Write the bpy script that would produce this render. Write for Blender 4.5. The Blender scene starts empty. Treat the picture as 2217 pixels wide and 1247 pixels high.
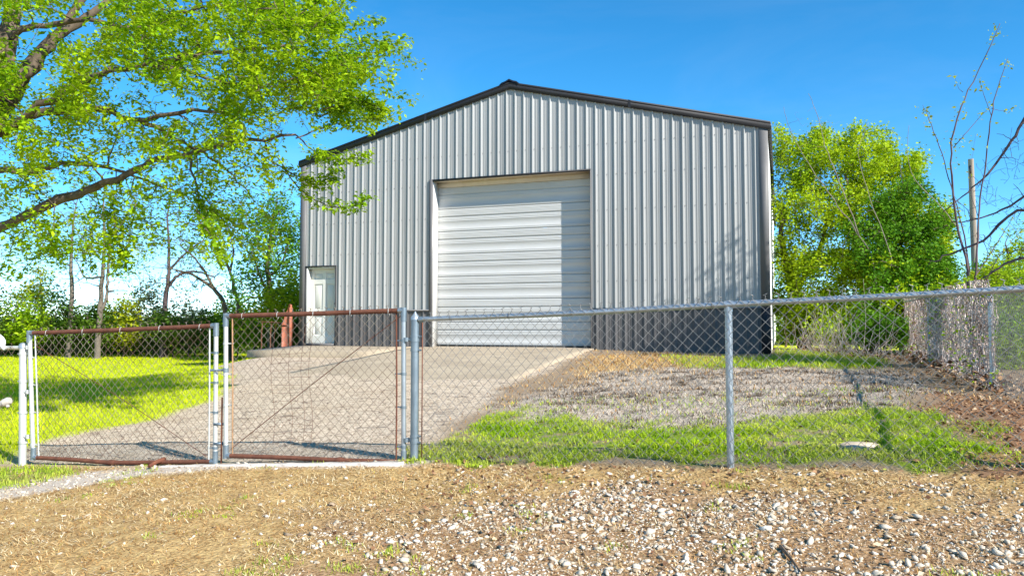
import bpy, math, random
import numpy as np
from mathutils import Vector, Matrix

random.seed(7); np.random.seed(7)
RNG = np.random.default_rng(11)
scene = bpy.context.scene
COL = scene.collection
R = math.radians

# ------------------------------------------------------------------ camera, sky, sun, exposure
F_PX, CX, CY, W_PX = 1650.0, 1108.5, 623.5, 2217.0
PITCH = R(2.83)
CAM_Z = 1.45
cam_d = bpy.data.cameras.new("camera"); cam = bpy.data.objects.new("camera", cam_d); COL.objects.link(cam)
cam.location = (0, 0, CAM_Z); cam.rotation_euler = (R(90) + PITCH, 0, 0)
cam_d.sensor_width = 36.0; cam_d.lens = 36.0 * F_PX / W_PX
cam_d.clip_start = 0.05; cam_d.clip_end = 3000
scene.camera = cam

SUN_EL = R(36.0)
SX, SY = 0.727, -0.687
sun_dir = Vector((SX * math.cos(SUN_EL), SY * math.cos(SUN_EL), math.sin(SUN_EL))).normalized()
world = bpy.data.worlds.new("World"); scene.world = world; world.use_nodes = True
wn, wl = world.node_tree.nodes, world.node_tree.links
for n in list(wn): wn.remove(n)
w_out = wn.new("ShaderNodeOutputWorld"); w_bg = wn.new("ShaderNodeBackground"); w_bg.inputs["Strength"].default_value = 0.15
w_sky = wn.new("ShaderNodeTexSky"); w_sky.sky_type = 'NISHITA'; w_sky.sun_disc = False
w_sky.sun_elevation = SUN_EL; w_sky.sun_rotation = math.atan2(SX, SY)
w_sky.air_density = 0.75; w_sky.dust_density = 0.0; w_sky.ozone_density = 3.2; w_sky.altitude = 1500
w_hsv = wn.new("ShaderNodeHueSaturation"); w_hsv.inputs["Saturation"].default_value = 1.29; w_hsv.inputs["Hue"].default_value = 0.488; w_hsv.inputs["Value"].default_value = 1.0
wl.new(w_sky.outputs[0], w_hsv.inputs["Color"])
w_tc = wn.new("ShaderNodeTexCoord"); w_mp = wn.new("ShaderNodeMapping"); w_mp.inputs["Scale"].default_value = (1.0, 1.0, 3.5); wl.new(w_tc.outputs["Generated"], w_mp.inputs[0])
w_nz = wn.new("ShaderNodeTexNoise"); w_nz.inputs["Scale"].default_value = 2.2; w_nz.inputs["Detail"].default_value = 8; w_nz.inputs["Roughness"].default_value = .62; w_nz.inputs["Distortion"].default_value = .8; wl.new(w_mp.outputs[0], w_nz.inputs["Vector"])
w_rp = wn.new("ShaderNodeMapRange"); w_rp.inputs[1].default_value = .48; w_rp.inputs[2].default_value = .80; w_rp.inputs[4].default_value = .22; wl.new(w_nz.outputs["Fac"], w_rp.inputs[0])
w_h2 = wn.new("ShaderNodeHueSaturation"); w_h2.inputs["Saturation"].default_value = .72; w_h2.inputs["Value"].default_value = 1.08; wl.new(w_hsv.outputs[0], w_h2.inputs["Color"])
w_mx = wn.new("ShaderNodeMix"); w_mx.data_type = 'RGBA'; wl.new(w_rp.outputs[0], w_mx.inputs[0]); wl.new(w_hsv.outputs[0], w_mx.inputs[6]); wl.new(w_h2.outputs[0], w_mx.inputs[7])
wl.new(w_mx.outputs[2], w_bg.inputs["Color"]); wl.new(w_bg.outputs[0], w_out.inputs[0])

sun_l = bpy.data.lights.new("sun", 'SUN'); sun_l.energy = 5.0; sun_l.angle = R(0.53); sun_l.color = (1.0, 0.95, 0.86)
sun = bpy.data.objects.new("sun", sun_l); COL.objects.link(sun)
sun.rotation_euler = sun_dir.to_track_quat('Z', 'Y').to_euler(); sun.location = (20, -20, 25)
scene.view_settings.view_transform = 'Standard'; scene.view_settings.look = 'None'
scene.view_settings.exposure = 0.9; scene.view_settings.gamma = 1.0
scene.view_settings.use_curve_mapping = False
scene.render.engine = 'CYCLES'
scene.cycles.use_denoising = True
scene.cycles.max_bounces = 8; scene.cycles.transparent_max_bounces = 8

def P(px, py, depth):
    """world point seen at photograph pixel (px,py), at depth (Y) metres"""
    x = (px - CX) / F_PX; y = (CY - py) / F_PX
    dy = math.cos(PITCH) - y * math.sin(PITCH); dz = math.sin(PITCH) + y * math.cos(PITCH)
    s = depth / dy
    return np.array([x * s, depth, CAM_Z + dz * s])

# ------------------------------------------------------------------ noise + terrain
def _hash(ix, iy, seed):
    h = (ix * 374761393 + iy * 668265263 + seed * 1442695041) & 0x7fffffff
    h = ((h ^ (h >> 13)) * 1274126177) & 0x7fffffff
    return ((h ^ (h >> 16)) & 0xffff) / 65535.0
def vnoise(x, y, seed=0):
    x = np.asarray(x, float); y = np.asarray(y, float)
    ix = np.floor(x).astype(np.int64); iy = np.floor(y).astype(np.int64)
    fx = x - ix; fy = y - iy
    fx = fx * fx * (3 - 2 * fx); fy = fy * fy * (3 - 2 * fy)
    a = _hash(ix, iy, seed); b = _hash(ix + 1, iy, seed); c = _hash(ix, iy + 1, seed); d = _hash(ix + 1, iy + 1, seed)
    return (a + (b - a) * fx) * (1 - fy) + (c + (d - c) * fx) * fy
def fbm(x, y, seed=0, oct=4):
    v = 0; a = 0.5; t = 0
    for o in range(oct):
        v = v + a * vnoise(np.asarray(x) * 2 ** o, np.asarray(y) * 2 ** o, seed + o); t += a; a *= 0.5
    return v / t - 0.5

CTRL = np.array([
 (0,-6,-1.60),(-8,-4,-1.7),(8,-4,-1.4),(0,0,-1.46),(-4,1,-1.56),(4,1,-1.24),(-3,4,-1.40),(0,4,-1.30),(2,4,-1.15),
 (-.87,6.8,-1.19),(-3,7.35,-1.335),(-5.1,7.96,-1.44),(-2,7.1,-1.265),(-4,7.6,-1.40),(-8,8.8,-1.46),(-12,10,-1.5),
 (1.63,5.7,-1.05),(4.02,4.65,-.90),(7,3.5,-.8),(5.93,9.45,-.80),(7.9,14.4,-.74),(9.3,18.3,-.72),(12,12,-.8),(14,20,-.8),
 (5.7,16.9,-.645),(1.9,18.0,-.585),(-2.3,19.7,-.62),(-5.8,20.96,-.74),(-4.2,18.4,-.76),(-6.3,18.8,-.80),
 (-.21,12.3,-.94),(-2.5,10,-1.05),(-3.5,14,-.90),(-4.8,13,-.99),(-2.6,17.2,-.70),(.7,15,-.755),
 (-7.6,19.3,-1.08),(-9,20,-1.28),(-6.6,13,-1.2),(-6,10,-1.33),(-12,18,-1.36),(-20,20,-1.4),(-10,32,-1.27),(-20,34,-1.3),(-32,34,-1.3),
 (-4,36,-1.2),(5,42,-1.0),(20,42,-.9),(-8.5,26,-1.3),(3,10,-.87),(3.5,13,-.73),(-14,26,-1.33),(3,28,-.8),(-2,26,-.85)], float)
def _tps_k(r2): return np.where(r2 > 1e-9, r2 * np.log(np.maximum(r2, 1e-9)), 0.0)
_n = len(CTRL); _A = np.zeros((_n + 3, _n + 3)); _d = CTRL[:, None, :2] - CTRL[None, :, :2]
_A[:_n, :_n] = _tps_k((_d ** 2).sum(-1)) + np.eye(_n) * 0.15
_A[:_n, _n] = 1; _A[:_n, _n + 1:] = CTRL[:, :2]; _A[_n, :_n] = 1; _A[_n + 1:, :_n] = CTRL[:, :2].T
_w = np.linalg.solve(_A, np.concatenate([CTRL[:, 2], np.zeros(3)]))
def base_h(x, y):
    x = np.atleast_1d(np.asarray(x, float)); y = np.atleast_1d(np.asarray(y, float))
    out = np.empty(len(x))
    for i in range(0, len(x), 40000):
        xs, ys = x[i:i + 40000], y[i:i + 40000]
        cx, cy = np.clip(xs, -34, 18), np.clip(ys, -7, 44)
        r2 = (cx[:, None] - CTRL[None, :, 0]) ** 2 + (cy[:, None] - CTRL[None, :, 1]) ** 2
        h = _tps_k(r2) @ _w[:_n] + _w[_n] + cx * _w[_n + 1] + cy * _w[_n + 2]
        d = np.hypot(xs - cx, ys - cy); f = np.clip(d / 40, 0, 1)
        out[i:i + 40000] = h * (1 - f) + (-1.2) * f
    return out + CAM_Z
def height(x, y):
    x = np.atleast_1d(np.asarray(x, float)); y = np.atleast_1d(np.asarray(y, float))
    return base_h(x, y) + 0.05 * fbm(x * .9, y * .9, 3) + 0.022 * fbm(x * 5, y * 5, 9, 3)
def ht(x, y): return float(height([x], [y])[0])

def G(px, py, far=60):
    """ground point under photograph pixel"""
    a = P(px, py, 1.0) - np.array([0, 0, CAM_Z])
    t = np.linspace(2.0, far, 1500)
    z = CAM_Z + a[2] * t; h = base_h(a[0] * t, t)
    k = np.where(z < h)[0]
    i = k[0] if len(k) else len(t) - 1
    return np.array([a[0] * t[i], t[i]])
def GP(*pp): return np.array([G(*p) for p in pp])

def sdist(poly, x, y):
    """signed distance, positive inside"""
    x = np.asarray(x); y = np.asarray(y)
    d = np.full(x.shape, 1e9); inside = np.zeros(x.shape, bool)
    n = len(poly)
    for i in range(n):
        ax, ay = poly[i]; bx, by = poly[(i + 1) % n]
        ex, ey = bx - ax, by - ay; l = ex * ex + ey * ey + 1e-12
        t = np.clip(((x - ax) * ex + (y - ay) * ey) / l, 0, 1)
        d = np.minimum(d, np.hypot(x - ax - t * ex, y - ay - t * ey))
        c = (ay > y) != (by > y)
        xi = ax + (y - ay) / (ey if abs(ey) > 1e-12 else 1e-12) * ex
        inside ^= c & (x < xi)
    return np.where(inside, d, -d)
def sstep(a, b, v):
    t = np.clip((v - a) / (b - a), 0, 1); return t * t * (3 - 2 * t)

# shed frame: s along the front wall, t out from it
SO = np.array([-5.80, 20.96]); SD = np.array([0.943, -0.332]); SD = SD / np.linalg.norm(SD); SB = np.array([-SD[1], SD[0]])
SHED_W, SHED_L = 12.19, 18.3
FLOOR = CAM_Z - 0.53
def S(s, t): return SO + SD * s - SB * t

# region outlines
poly_drive = np.vstack([GP((40, 1012), (75, 962), (200, 930), (330, 905), (455, 868), (492, 815)), [S(-.6, 2.6), S(-.1, 1.6), S(8.3, 1.0)],
                        GP((1283, 762), (1085, 845), (1000, 915), (935, 968), (905, 1002), (500, 1006), (240, 1014))])
poly_dead = GP((1090, 892), (1180, 846), (1300, 806), (1480, 794), (1700, 798), (1905, 798), (2020, 842), (1975, 880), (1760, 900), (1600, 918), (1420, 922), (1280, 915), (1150, 900))
poly_green = GP((935, 985), (985, 948), (1060, 916), (1170, 884), (1250, 910), (1400, 924), (1600, 922), (1700, 900), (1850, 882), (1990, 890), (2080, 925), (2150, 960), (2160, 985), (2050, 1010), (1900, 1014), (1700, 1010), (1500, 1012), (1250, 1003), (1060, 990))
poly_orange = GP((1285, 768), (1420, 764), (1560, 775), (1560, 800), (1380, 812), (1240, 842))
poly_sgrass = np.vstack([GP((1440, 772), (1640, 777), (1690, 770)), [(7.2, 20), (8.4, 19.5)], GP((1900, 776), (1900, 802), (1700, 803), (1500, 802))])
poly_litter = np.vstack([GP((2000, 850), (2217, 870)), [(6.5, 7.5), (7, 4.5)], GP((2217, 1060), (2120, 1035), (2170, 985), (2150, 945), (2070, 905), (1990, 880))])
poly_rock = np.vstack([GP((1130, 1075), (1330, 1062), (1560, 1060), (1800, 1055), (2217, 1080)), [(5, 3.4), (4, 1.5), (-1, 1.5)], GP((640, 1247), (760, 1205), (640, 1150), (850, 1128))])
poly_pale = GP((0, 1055), (170, 1022), (330, 1010), (420, 1006), (900, 1003), (900, 1010), (480, 1018), (330, 1032), (150, 1060), (0, 1085), (-300, 1120), (-300, 1080))
DRIVE_R = np.array([S(8.2, 0), S(8.2, 8)])

def masks(x, y):
    n1 = fbm(x * 1.3, y * 1.3, 21); n2 = fbm(x * 4, y * 4, 31, 3)
    nn = n1 * 1.0 + n2 * .35
    m = {}
    far = np.hypot(x, y) > 30
    m['drive'] = sstep(-.18, .18, sdist(poly_drive, x, y) + nn * .5)
    m['dead'] = sstep(-.25, .25, sdist(poly_dead, x, y) + nn * .9)
    m['green'] = sstep(-.10, .10, sdist(poly_green, x, y) + nn * 1.15 + .30 * fbm(x * 9, y * 9, 118, 2) + .25 * np.minimum(fbm(x * 2.3, y * 2.3, 117, 3) + .12, 0) * 4)
    m['orange'] = sstep(-.4, .4, sdist(poly_orange, x, y) + nn * .8)
    m['sgrass'] = sstep(-.3, .3, sdist(poly_sgrass, x, y) + nn * .9)
    m['litter'] = sstep(-.3, .3, sdist(poly_litter, x, y) + nn * .8)
    m['rock'] = sstep(-.35, .35, sdist(poly_rock, x, y) + nn * 1.4)
    m['pale'] = sstep(-.06, .10, sdist(poly_pale, x, y) + nn * .22)
    # in front of the gate line: dry turf; behind on the left: lawn
    gl = np.where(x < -.87, 6.8 - (x + .87) * .275, np.where(x < 1.63, 6.8 - (x + .87) * .44, 5.7 - (x - 1.63) * .44))
    front = sstep(.12, -.12, y - gl + .05 + nn * .3)
    m['front'] = front
    lawn = (x < -2.5) & (y > gl) | (y > 24)
    m['lawn'] = np.where(lawn, 1.0, 0.0) * (1 - front)
    # little green corner at far left in front
    m['greenl'] = sstep(-.1, .15, .65 - np.hypot((x + 4.95) * .8, (y - 7.35) * 1.3) + nn * .5)
    return m

# ------------------------------------------------------------------ mesh collector
class Geo:
    def __init__(s): s.V = []; s.Q = []; s.T = []; s.n = 0
    def add(s, v, q=None, t=None):
        v = np.asarray(v, float).reshape(-1, 3)
        if q is not None and len(q): s.Q.append(np.asarray(q, np.int64).reshape(-1, 4) + s.n)
        if t is not None and len(t): s.T.append(np.asarray(t, np.int64).reshape(-1, 3) + s.n)
        s.V.append(v); s.n += len(v)
    def box(s, lo, hi, M=None, bev=0.0):
        (x0, y0, z0), (x1, y1, z1) = lo, hi
        v = np.array([(x0,y0,z0),(x1,y0,z0),(x1,y1,z0),(x0,y1,z0),(x0,y0,z1),(x1,y0,z1),(x1,y1,z1),(x0,y1,z1)], float)
        if M is not None: v = v @ M[0].T + M[1]
        s.add(v, [(3,2,1,0),(4,5,6,7),(0,1,5,4),(1,2,6,5),(2,3,7,6),(3,0,4,7)])
    def tube(s, pts, r, n=6, caps=True):
        pts = np.asarray(pts, float); k = len(pts)
        r = np.broadcast_to(np.asarray(r, float), (k,))
        t = np.gradient(pts, axis=0); t /= np.linalg.norm(t, axis=1)[:, None] + 1e-12
        m = t.mean(0); ref = np.array([0, 0, 1.0]) if abs(m[2]) < .75 * (np.linalg.norm(m) + 1e-9) else np.array([0, 1.0, .1])
        a = np.cross(t, ref); a /= np.linalg.norm(a, axis=1)[:, None] + 1e-12
        b = np.cross(a, t)
        th = np.arange(n) * 2 * math.pi / n + .4
        ring = a[:, None, :] * np.cos(th)[None, :, None] + b[:, None, :] * np.sin(th)[None, :, None]
        v = (pts[:, None, :] + ring * r[:, None, None]).reshape(-1, 3)
        i = np.arange(k - 1)[:, None] * n; j = np.arange(n)[None, :]; j2 = (j + 1) % n
        q = np.stack([i + j, i + n + j, i + n + j2, i + j2], -1).reshape(-1, 4)
        tr = []
        if caps:
            for e in range(1, n - 1): tr += [(0, e, e + 1), ((k - 1) * n, (k - 1) * n + e + 1, (k - 1) * n + e)]
        s.add(v, q, tr)
    def lathe(s, prof, n=12, c=(0, 0, 0)):
        prof = np.asarray(prof, float); th = np.arange(n) * 2 * math.pi / n
        v = np.stack([prof[:, None, 0] * np.cos(th) + c[0], prof[:, None, 0] * np.sin(th) + c[1], np.broadcast_to(prof[:, None, 1], (len(prof), n)) + c[2]], -1).reshape(-1, 3)
        k = len(prof); i = np.arange(k - 1)[:, None] * n; j = np.arange(n)[None, :]; j2 = (j + 1) % n
        s.add(v, np.stack([i + j, i + j2, i + n + j2, i + n + j], -1).reshape(-1, 4))
    def mesh(s, name, smooth=False, ang=40):
        me = bpy.data.meshes.new(name)
        V = np.concatenate(s.V) if s.V else np.zeros((0, 3))
        Q = np.concatenate(s.Q) if s.Q else np.zeros((0, 4), np.int64); T = np.concatenate(s.T) if s.T else np.zeros((0, 3), np.int64)
        me.vertices.add(len(V)); me.vertices.foreach_set("co", V.astype(np.float32).ravel())
        nl = len(Q) * 4 + len(T) * 3; me.loops.add(nl)
        me.loops.foreach_set("vertex_index", np.concatenate([Q.ravel(), T.ravel()]).astype(np.int32))
        npoly = len(Q) + len(T); me.polygons.add(npoly)
        ls = np.concatenate([np.arange(len(Q)) * 4, len(Q) * 4 + np.arange(len(T)) * 3]).astype(np.int32)
        me.polygons.foreach_set("loop_start", ls)
        me.update(calc_edges=True)
        if smooth:
            me.polygons.foreach_set("use_smooth", np.ones(npoly, bool))
            if npoly < 60000 and ang < 180: me.set_sharp_from_angle(angle=R(ang))
        return me
    def build(s, name, mat, parent=None, smooth=False, ang=40, org=None):
        """geometry is in the parent's space unless org (a world offset to subtract) is given"""
        if org is not None:
            s.V = [v - np.asarray(org) for v in s.V]
        me = s.mesh(name, smooth, ang); me.materials.append(mat)
        o = bpy.data.objects.new(name, me); COL.objects.link(o)
        if parent is not None: o.parent = parent
        elif org is not None: o.location = org
        return o

def thing(name, label, cat, loc=(0, 0, 0), rz=0, group=None):
    o = bpy.data.objects.new(name, None); COL.objects.link(o); o.location = loc; o.rotation_euler = (0, 0, rz)
    o.empty_display_size = .2
    return tag(o, label, cat, group)
def tag(o, label=None, cat=None, group=None, kind=None):
    if label: o['label'] = label
    if cat: o['category'] = cat
    if group: o['group'] = group
    if kind: o['kind'] = kind
    return o

# ------------------------------------------------------------------ materials
def new_mat(name):
    m = bpy.data.materials.new(name); m.use_nodes = True
    nt = m.node_tree; b = nt.nodes["Principled BSDF"]
    return m, nt, b
def noise(nt, scale, detail=4, rough=.6, coord=None, dist=0):
    n = nt.nodes.new("ShaderNodeTexNoise"); n.inputs["Scale"].default_value = scale; n.inputs["Detail"].default_value = detail; n.inputs["Roughness"].default_value = rough
    n.inputs["Distortion"].default_value = dist
    if coord is not None: nt.links.new(coord, n.inputs["Vector"])
    return n.outputs["Fac"]
def ramp(nt, fac, stops):
    r = nt.nodes.new("ShaderNodeValToRGB"); nt.links.new(fac, r.inputs[0])
    el = r.color_ramp.elements
    while len(el) < len(stops): el.new(.5)
    for e, (p, c) in zip(el, stops):
        e.position = p; e.color = (*c, 1) if len(c) == 3 else c
    return r.outputs[0]
def mix(nt, fac, a, b, mode='MIX'):
    m = nt.nodes.new("ShaderNodeMix"); m.data_type = 'RGBA'; m.blend_type = mode
    for sock, v in ((m.inputs[0], fac), (m.inputs[6], a), (m.inputs[7], b)):
        if isinstance(v, (int, float)): sock.default_value = v
        elif isinstance(v, tuple): sock.default_value = (*v, 1) if len(v) == 3 else v
        else: nt.links.new(v, sock)
    return m.outputs[2]
def objco(nt, scale=None):
    c = nt.nodes.new("ShaderNodeTexCoord").outputs["Object"]
    if scale:
        mp = nt.nodes.new("ShaderNodeMapping"); mp.inputs["Scale"].default_value = scale; nt.links.new(c, mp.inputs[0]); return mp.outputs[0]
    return c
def bump(nt, b, h, strength=.3, dist=.01):
    n = nt.nodes.new("ShaderNodeBump"); n.inputs["Strength"].default_value = strength; n.inputs["Distance"].default_value = dist
    nt.links.new(h, n.inputs["Height"]); nt.links.new(n.outputs[0], b.inputs["Normal"])
def island(nt): return nt.nodes.new("ShaderNodeNewGeometry").outputs["Random Per Island"]

def mat_var(name, c1, c2, scale=6, rough=.7, metal=0.0, bmp=0.0, bscale=40, spec=.5, wear=None, wscale=9, wth=(.55, .68), stretch=None):
    m, nt, b = new_mat(name); co = objco(nt, stretch)
    col = ramp(nt, noise(nt, scale, 5, .6, co), [(.3, c1), (.7, c2)])
    if wear is not None:
        col = mix(nt, ramp(nt, noise(nt, wscale, 6, .7, co), [(wth[0], (0, 0, 0)), (wth[1], (1, 1, 1))]), col, wear)
    nt.links.new(col, b.inputs["Base Color"])
    b.inputs["Roughness"].default_value = rough; b.inputs["Metallic"].default_value = metal; b.inputs["Specular IOR Level"].default_value = spec
    if bmp: bump(nt, b, noise(nt, bscale, 4, .6, co), bmp, .01)
    return m

def mat_leaf(name, stops, trans=.45, tcol=None, rough=.5, hue_noise=None):
    m = bpy.data.materials.new(name); m.use_nodes = True; nt = m.node_tree
    b = nt.nodes["Principled BSDF"]; out = nt.nodes["Material Output"]
    r = island(nt); cl_ = noise(nt, 3.2, 3, .6, objco(nt))
    mp = nt.nodes.new("ShaderNodeMapRange"); mp.inputs[1].default_value = .33; mp.inputs[2].default_value = .67; nt.links.new(cl_, mp.inputs[0])
    mf = nt.nodes.new("ShaderNodeMix"); mf.inputs[0].default_value = .42; nt.links.new(mp.outputs[0], mf.inputs[2]); nt.links.new(r, mf.inputs[3])
    col = ramp(nt, mf.outputs[0], stops)
    big = noise(nt, .9, 2, .5, objco(nt))
    col = mix(nt, ramp(nt, big, [(.4, (0, 0, 0)), (.65, (.5, .5, .5))]), col, stops[-1][1])
    nt.links.new(col, b.inputs["Base Color"]); b.inputs["Roughness"].default_value = rough; b.inputs["Specular IOR Level"].default_value = .12
    t = nt.nodes.new("ShaderNodeBsdfTranslucent")
    if tcol: nt.links.new(mix(nt, .5, col, tcol), t.inputs["Color"])
    else: nt.links.new(col, t.inputs["Color"])
    ms = nt.nodes.new("ShaderNodeMixShader"); ms.inputs[0].default_value = trans
    nt.links.new(b.outputs[0], ms.inputs[1]); nt.links.new(t.outputs[0], ms.inputs[2]); nt.links.new(ms.outputs[0], out.inputs[0])
    return m

def mat_island(name, stops, rough=.9, bmp=0, bscale=60, patch=None):
    m, nt, b = new_mat(name)
    col = ramp(nt, island(nt), stops); n = noise(nt, 30, 4, .6, objco(nt))
    col = mix(nt, .35, col, ramp(nt, n, [(.3, (.5, .5, .5)), (.7, (1, 1, 1))]), 'MULTIPLY')
    if patch:
        for sc_, lo, hi in patch: col = mix(nt, 1.0, col, ramp(nt, noise(nt, sc_, 4, .6, objco(nt)), [(.36, lo), (.64, hi)]), 'MULTIPLY')
    nt.links.new(col, b.inputs["Base Color"]); b.inputs["Roughness"].default_value = rough; b.inputs["Specular IOR Level"].default_value = .25
    if bmp: bump(nt, b, noise(nt, bscale, 4, .6, objco(nt)), bmp, .005)
    return m

M = {}
M['panel'] = mat_var("ash_grey_metal", (.295, .295, .288), (.345, .345, .338), 1.2, .42, .0, .02, 3, stretch=(1, 1, .15))
_nt = M['panel'].node_tree; _oi = _nt.nodes.new("ShaderNodeObjectInfo"); _b = _nt.nodes["Principled BSDF"]; _src = _b.inputs["Base Color"].links[0].from_socket
_nt.links.new(mix(_nt, 1.0, _src, ramp(_nt, _oi.outputs["Random"], [(0, (.93, .93, .93)), (1, (1.04, 1.04, 1.04))]), 'MULTIPLY'), _b.inputs["Base Color"])
M['wains'] = mat_var("charcoal_metal", (.082, .078, .078), (.105, .10, .10), 1.5, .45, .0, spec=.3, wear=(.13, .12, .115), wscale=3, wth=(.55, .8), stretch=(1, 1, .3))
M['trim'] = mat_var("charcoal_trim", (.018, .018, .021), (.027, .027, .031), 2, .55, .0, spec=.3)
M['trimg'] = mat_var("grey_trim", (.115, .112, .115), (.14, .137, .138), 2, .5, .0, spec=.3)
M['black'] = mat_var("black_metal", (.012, .013, .02), (.02, .02, .028), 3, .35, .2)
M['white_wall'] = mat_var("white_wall_metal", (.72, .71, .68), (.8, .79, .77), 1, .4, .1)
M['door'] = mat_var("white_door_paint", (.46, .46, .455), (.52, .52, .51), .8, .42, .0, wear=(.44, .44, .43), wscale=1.7, wth=(.5, .85), stretch=(.3, 1, 1))
M['wdoor'] = mat_var("cream_door_paint", (.58, .57, .52), (.63, .62, .57), 1.5, .4)
M['jamb'] = mat_var("tan_wood_jamb", (.55, .47, .36), (.64, .56, .45), 4, .7, stretch=(1, 1, .2))
M['rubber'] = mat_var("black_rubber", (.015, .015, .016), (.03, .03, .03), 8, .8)
M['conc'] = mat_var("concrete", (.33, .265, .19), (.42, .345, .25), 1.1, .9, 0, .3, 60, .3, wear=(.25, .205, .155), wscale=3.2, wth=(.5, .72))
M['conc2'] = mat_var("pale_concrete", (.50, .45, .40), (.60, .55, .49), 5, .9, 0, .4, 50, .3, wear=(.30, .25, .20), wscale=7)
M['galv'] = mat_var("galvanised_steel", (.34, .38, .41), (.47, .51, .54), 16, .42, .65, .08, 90, wear=(.27, .25, .23), wscale=12, wth=(.62, .75), stretch=(1, 1, .4))
M['galvd'] = mat_var("dull_galvanised_steel", (.17, .22, .26), (.28, .33, .36), 14, .45, .6, .08, 90, wear=(.13, .11, .10), wscale=10, wth=(.66, .74), stretch=(1, 1, .4))
M['galvw'] = mat_var("bleached_galvanised_steel", (.50, .51, .48), (.62, .62, .58), 12, .5, .35, .08, 90, wear=(.33, .24, .16), wscale=8, wth=(.6, .72), stretch=(1, 1, .3))
M['rust'] = mat_var("rusted_steel", (.10, .04, .025), (.19, .072, .042), 12, .85, .1, .5, 70, .3, wear=(.08, .03, .022), wscale=20)
M['rustb'] = mat_var("rusty_bar", (.10, .035, .025), (.20, .075, .04), 15, .85, .1, .4, 80, .3)
M['tanbar'] = mat_var("tan_rust_bar", (.36, .20, .10), (.48, .30, .17), 9, .8, .1, .3, 80, .3, wear=(.20, .09, .05), wscale=14)
M['redox'] = mat_var("red_oxide_steel", (.30, .085, .045), (.40, .14, .085), 7, .75, .05, .3, 50, .3, wear=(.42, .27, .22), wscale=6, wth=(.55, .75))
M['wire'] = mat_var("galvanised_wire", (.15, .145, .14), (.25, .24, .23), 9, .42, .25, wear=(.11, .10, .09), wscale=6, wth=(.5, .7))
M['wirer'] = mat_var("rust_stained_wire", (.13, .10, .075), (.28, .235, .18), 7, .4, .3, wear=(.11, .06, .04), wscale=3, wth=(.45, .6))
M['plastic'] = mat_var("white_plastic", (.78, .78, .78), (.84, .84, .83), 4, .5)
M['fitting'] = mat_var("weathered_pipe", (.40, .34, .29), (.5, .45, .39), 12, .7, .1, .2)
M['bark'] = mat_var("grey_brown_bark", (.075, .055, .038), (.17, .13, .095), 7, .95, 0, .9, 25, .2, stretch=(1, 1, .5))
M['barkl'] = mat_var("pale_bark", (.17, .14, .12), (.28, .24, .20), 6, .95, 0, .7, 25, .2)
M['barkd'] = mat_var("purple_brown_twig_bark", (.075, .052, .058), (.14, .10, .10), 6, .9, 0, .3, 25, .2)
M['barkt'] = mat_var("thin_tree_bark", (.11, .09, .075), (.20, .165, .14), 6, .95, 0, .7, 25, .2)
M['leaf7'] = mat_leaf("soft_green_leaf", [(0, (.06, .12, .012)), (.5, (.14, .24, .02)), (1, (.26, .36, .035))], .4)
M['clod'] = mat_island("dark_turf_clod", [(0, (.035, .022, .014)), (.4, (.12, .08, .05)), (.8, (.25, .18, .12)), (1, (.42, .35, .27))])
M['vine'] = mat_island("dry_vine_stem", [(0, (.22, .14, .11)), (.3, (.52, .40, .34)), (1, (.82, .70, .63))])
M['pole'] = mat_var("weathered_pole_wood", (.24, .19, .15), (.36, .30, .25), 3, .9, 0, .5, 20, .2, stretch=(3, 3, .15))
M['leaf1'] = mat_leaf("spring_leaf", [(0, (.03, .11, .005)), (.3, (.12, .29, .007)), (.6, (.27, .46, .009)), (1, (.52, .64, .014))], .40, (.42, .58, .012))
M['leaf2'] = mat_leaf("hedge_leaf", [(0, (.035, .09, .012)), (.5, (.075, .16, .016)), (1, (.16, .24, .02))], .4)
M['leaf3'] = mat_leaf("bright_bush_leaf", [(0, (.04, .12, .006)), (.3, (.13, .28, .008)), (.6, (.27, .44, .010)), (1, (.48, .58, .016))], .36, (.42, .55, .012))
M['leaf8'] = mat_leaf("vine_leaf", [(0, (.05, .14, .006)), (.3, (.18, .34, .008)), (.6, (.34, .50, .010)), (1, (.55, .64, .016))], .36, (.5, .6, .012))
M['leaf4'] = mat_leaf("yellow_green_leaf", [(0, (.22, .28, .010)), (.5, (.36, .42, .012)), (1, (.50, .52, .018))], .45)
M['leaf5'] = mat_leaf("grey_green_leaf", [(0, (.09, .12, .055)), (.5, (.14, .18, .08)), (1, (.2, .24, .11))], .4)
M['leaf6'] = mat_leaf("deep_green_leaf", [(0, (.04, .13, .010)), (.5, (.09, .24, .012)), (1, (.18, .36, .015))], .4)
M['grass'] = mat_leaf("lawn_blade", [(0, (.32, .42, .008)), (.5, (.48, .57, .010)), (1, (.62, .66, .02))], .35)
M['weed'] = mat_leaf("weed_blade", [(0, (.12, .25, .008)), (.5, (.32, .48, .010)), (.85, (.50, .58, .02)), (1, (.58, .53, .16))], .35)
M['dry'] = mat_island("dry_grass_blade", [(0, (.16, .075, .022)), (.3, (.40, .235, .08)), (.7, (.60, .42, .18)), (.92, (.80, .66, .40)), (1, (.40, .42, .05))], patch=((1.1, (.80, .70, .60), (1.2, 1.1, .98)), (5, (.66, .58, .5), (1.2, 1.15, 1.1))))
M['straw'] = mat_island("bleached_straw", [(0, (.20, .10, .035)), (.3, (.48, .32, .14)), (.7, (.70, .54, .30)), (1, (.84, .74, .52))])
M['deadg'] = mat_island("grey_dead_grass_blade", [(0, (.06, .04, .03)), (.25, (.24, .18, .135)), (.5, (.42, .345, .275)), (1, (.62, .54, .44))])
M['litter'] = mat_island("brown_dead_leaf", [(0, (.09, .04, .02)), (.4, (.22, .11, .055)), (.7, (.36, .21, .11)), (.9, (.50, .34, .20)), (1, (.62, .48, .32))])
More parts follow.
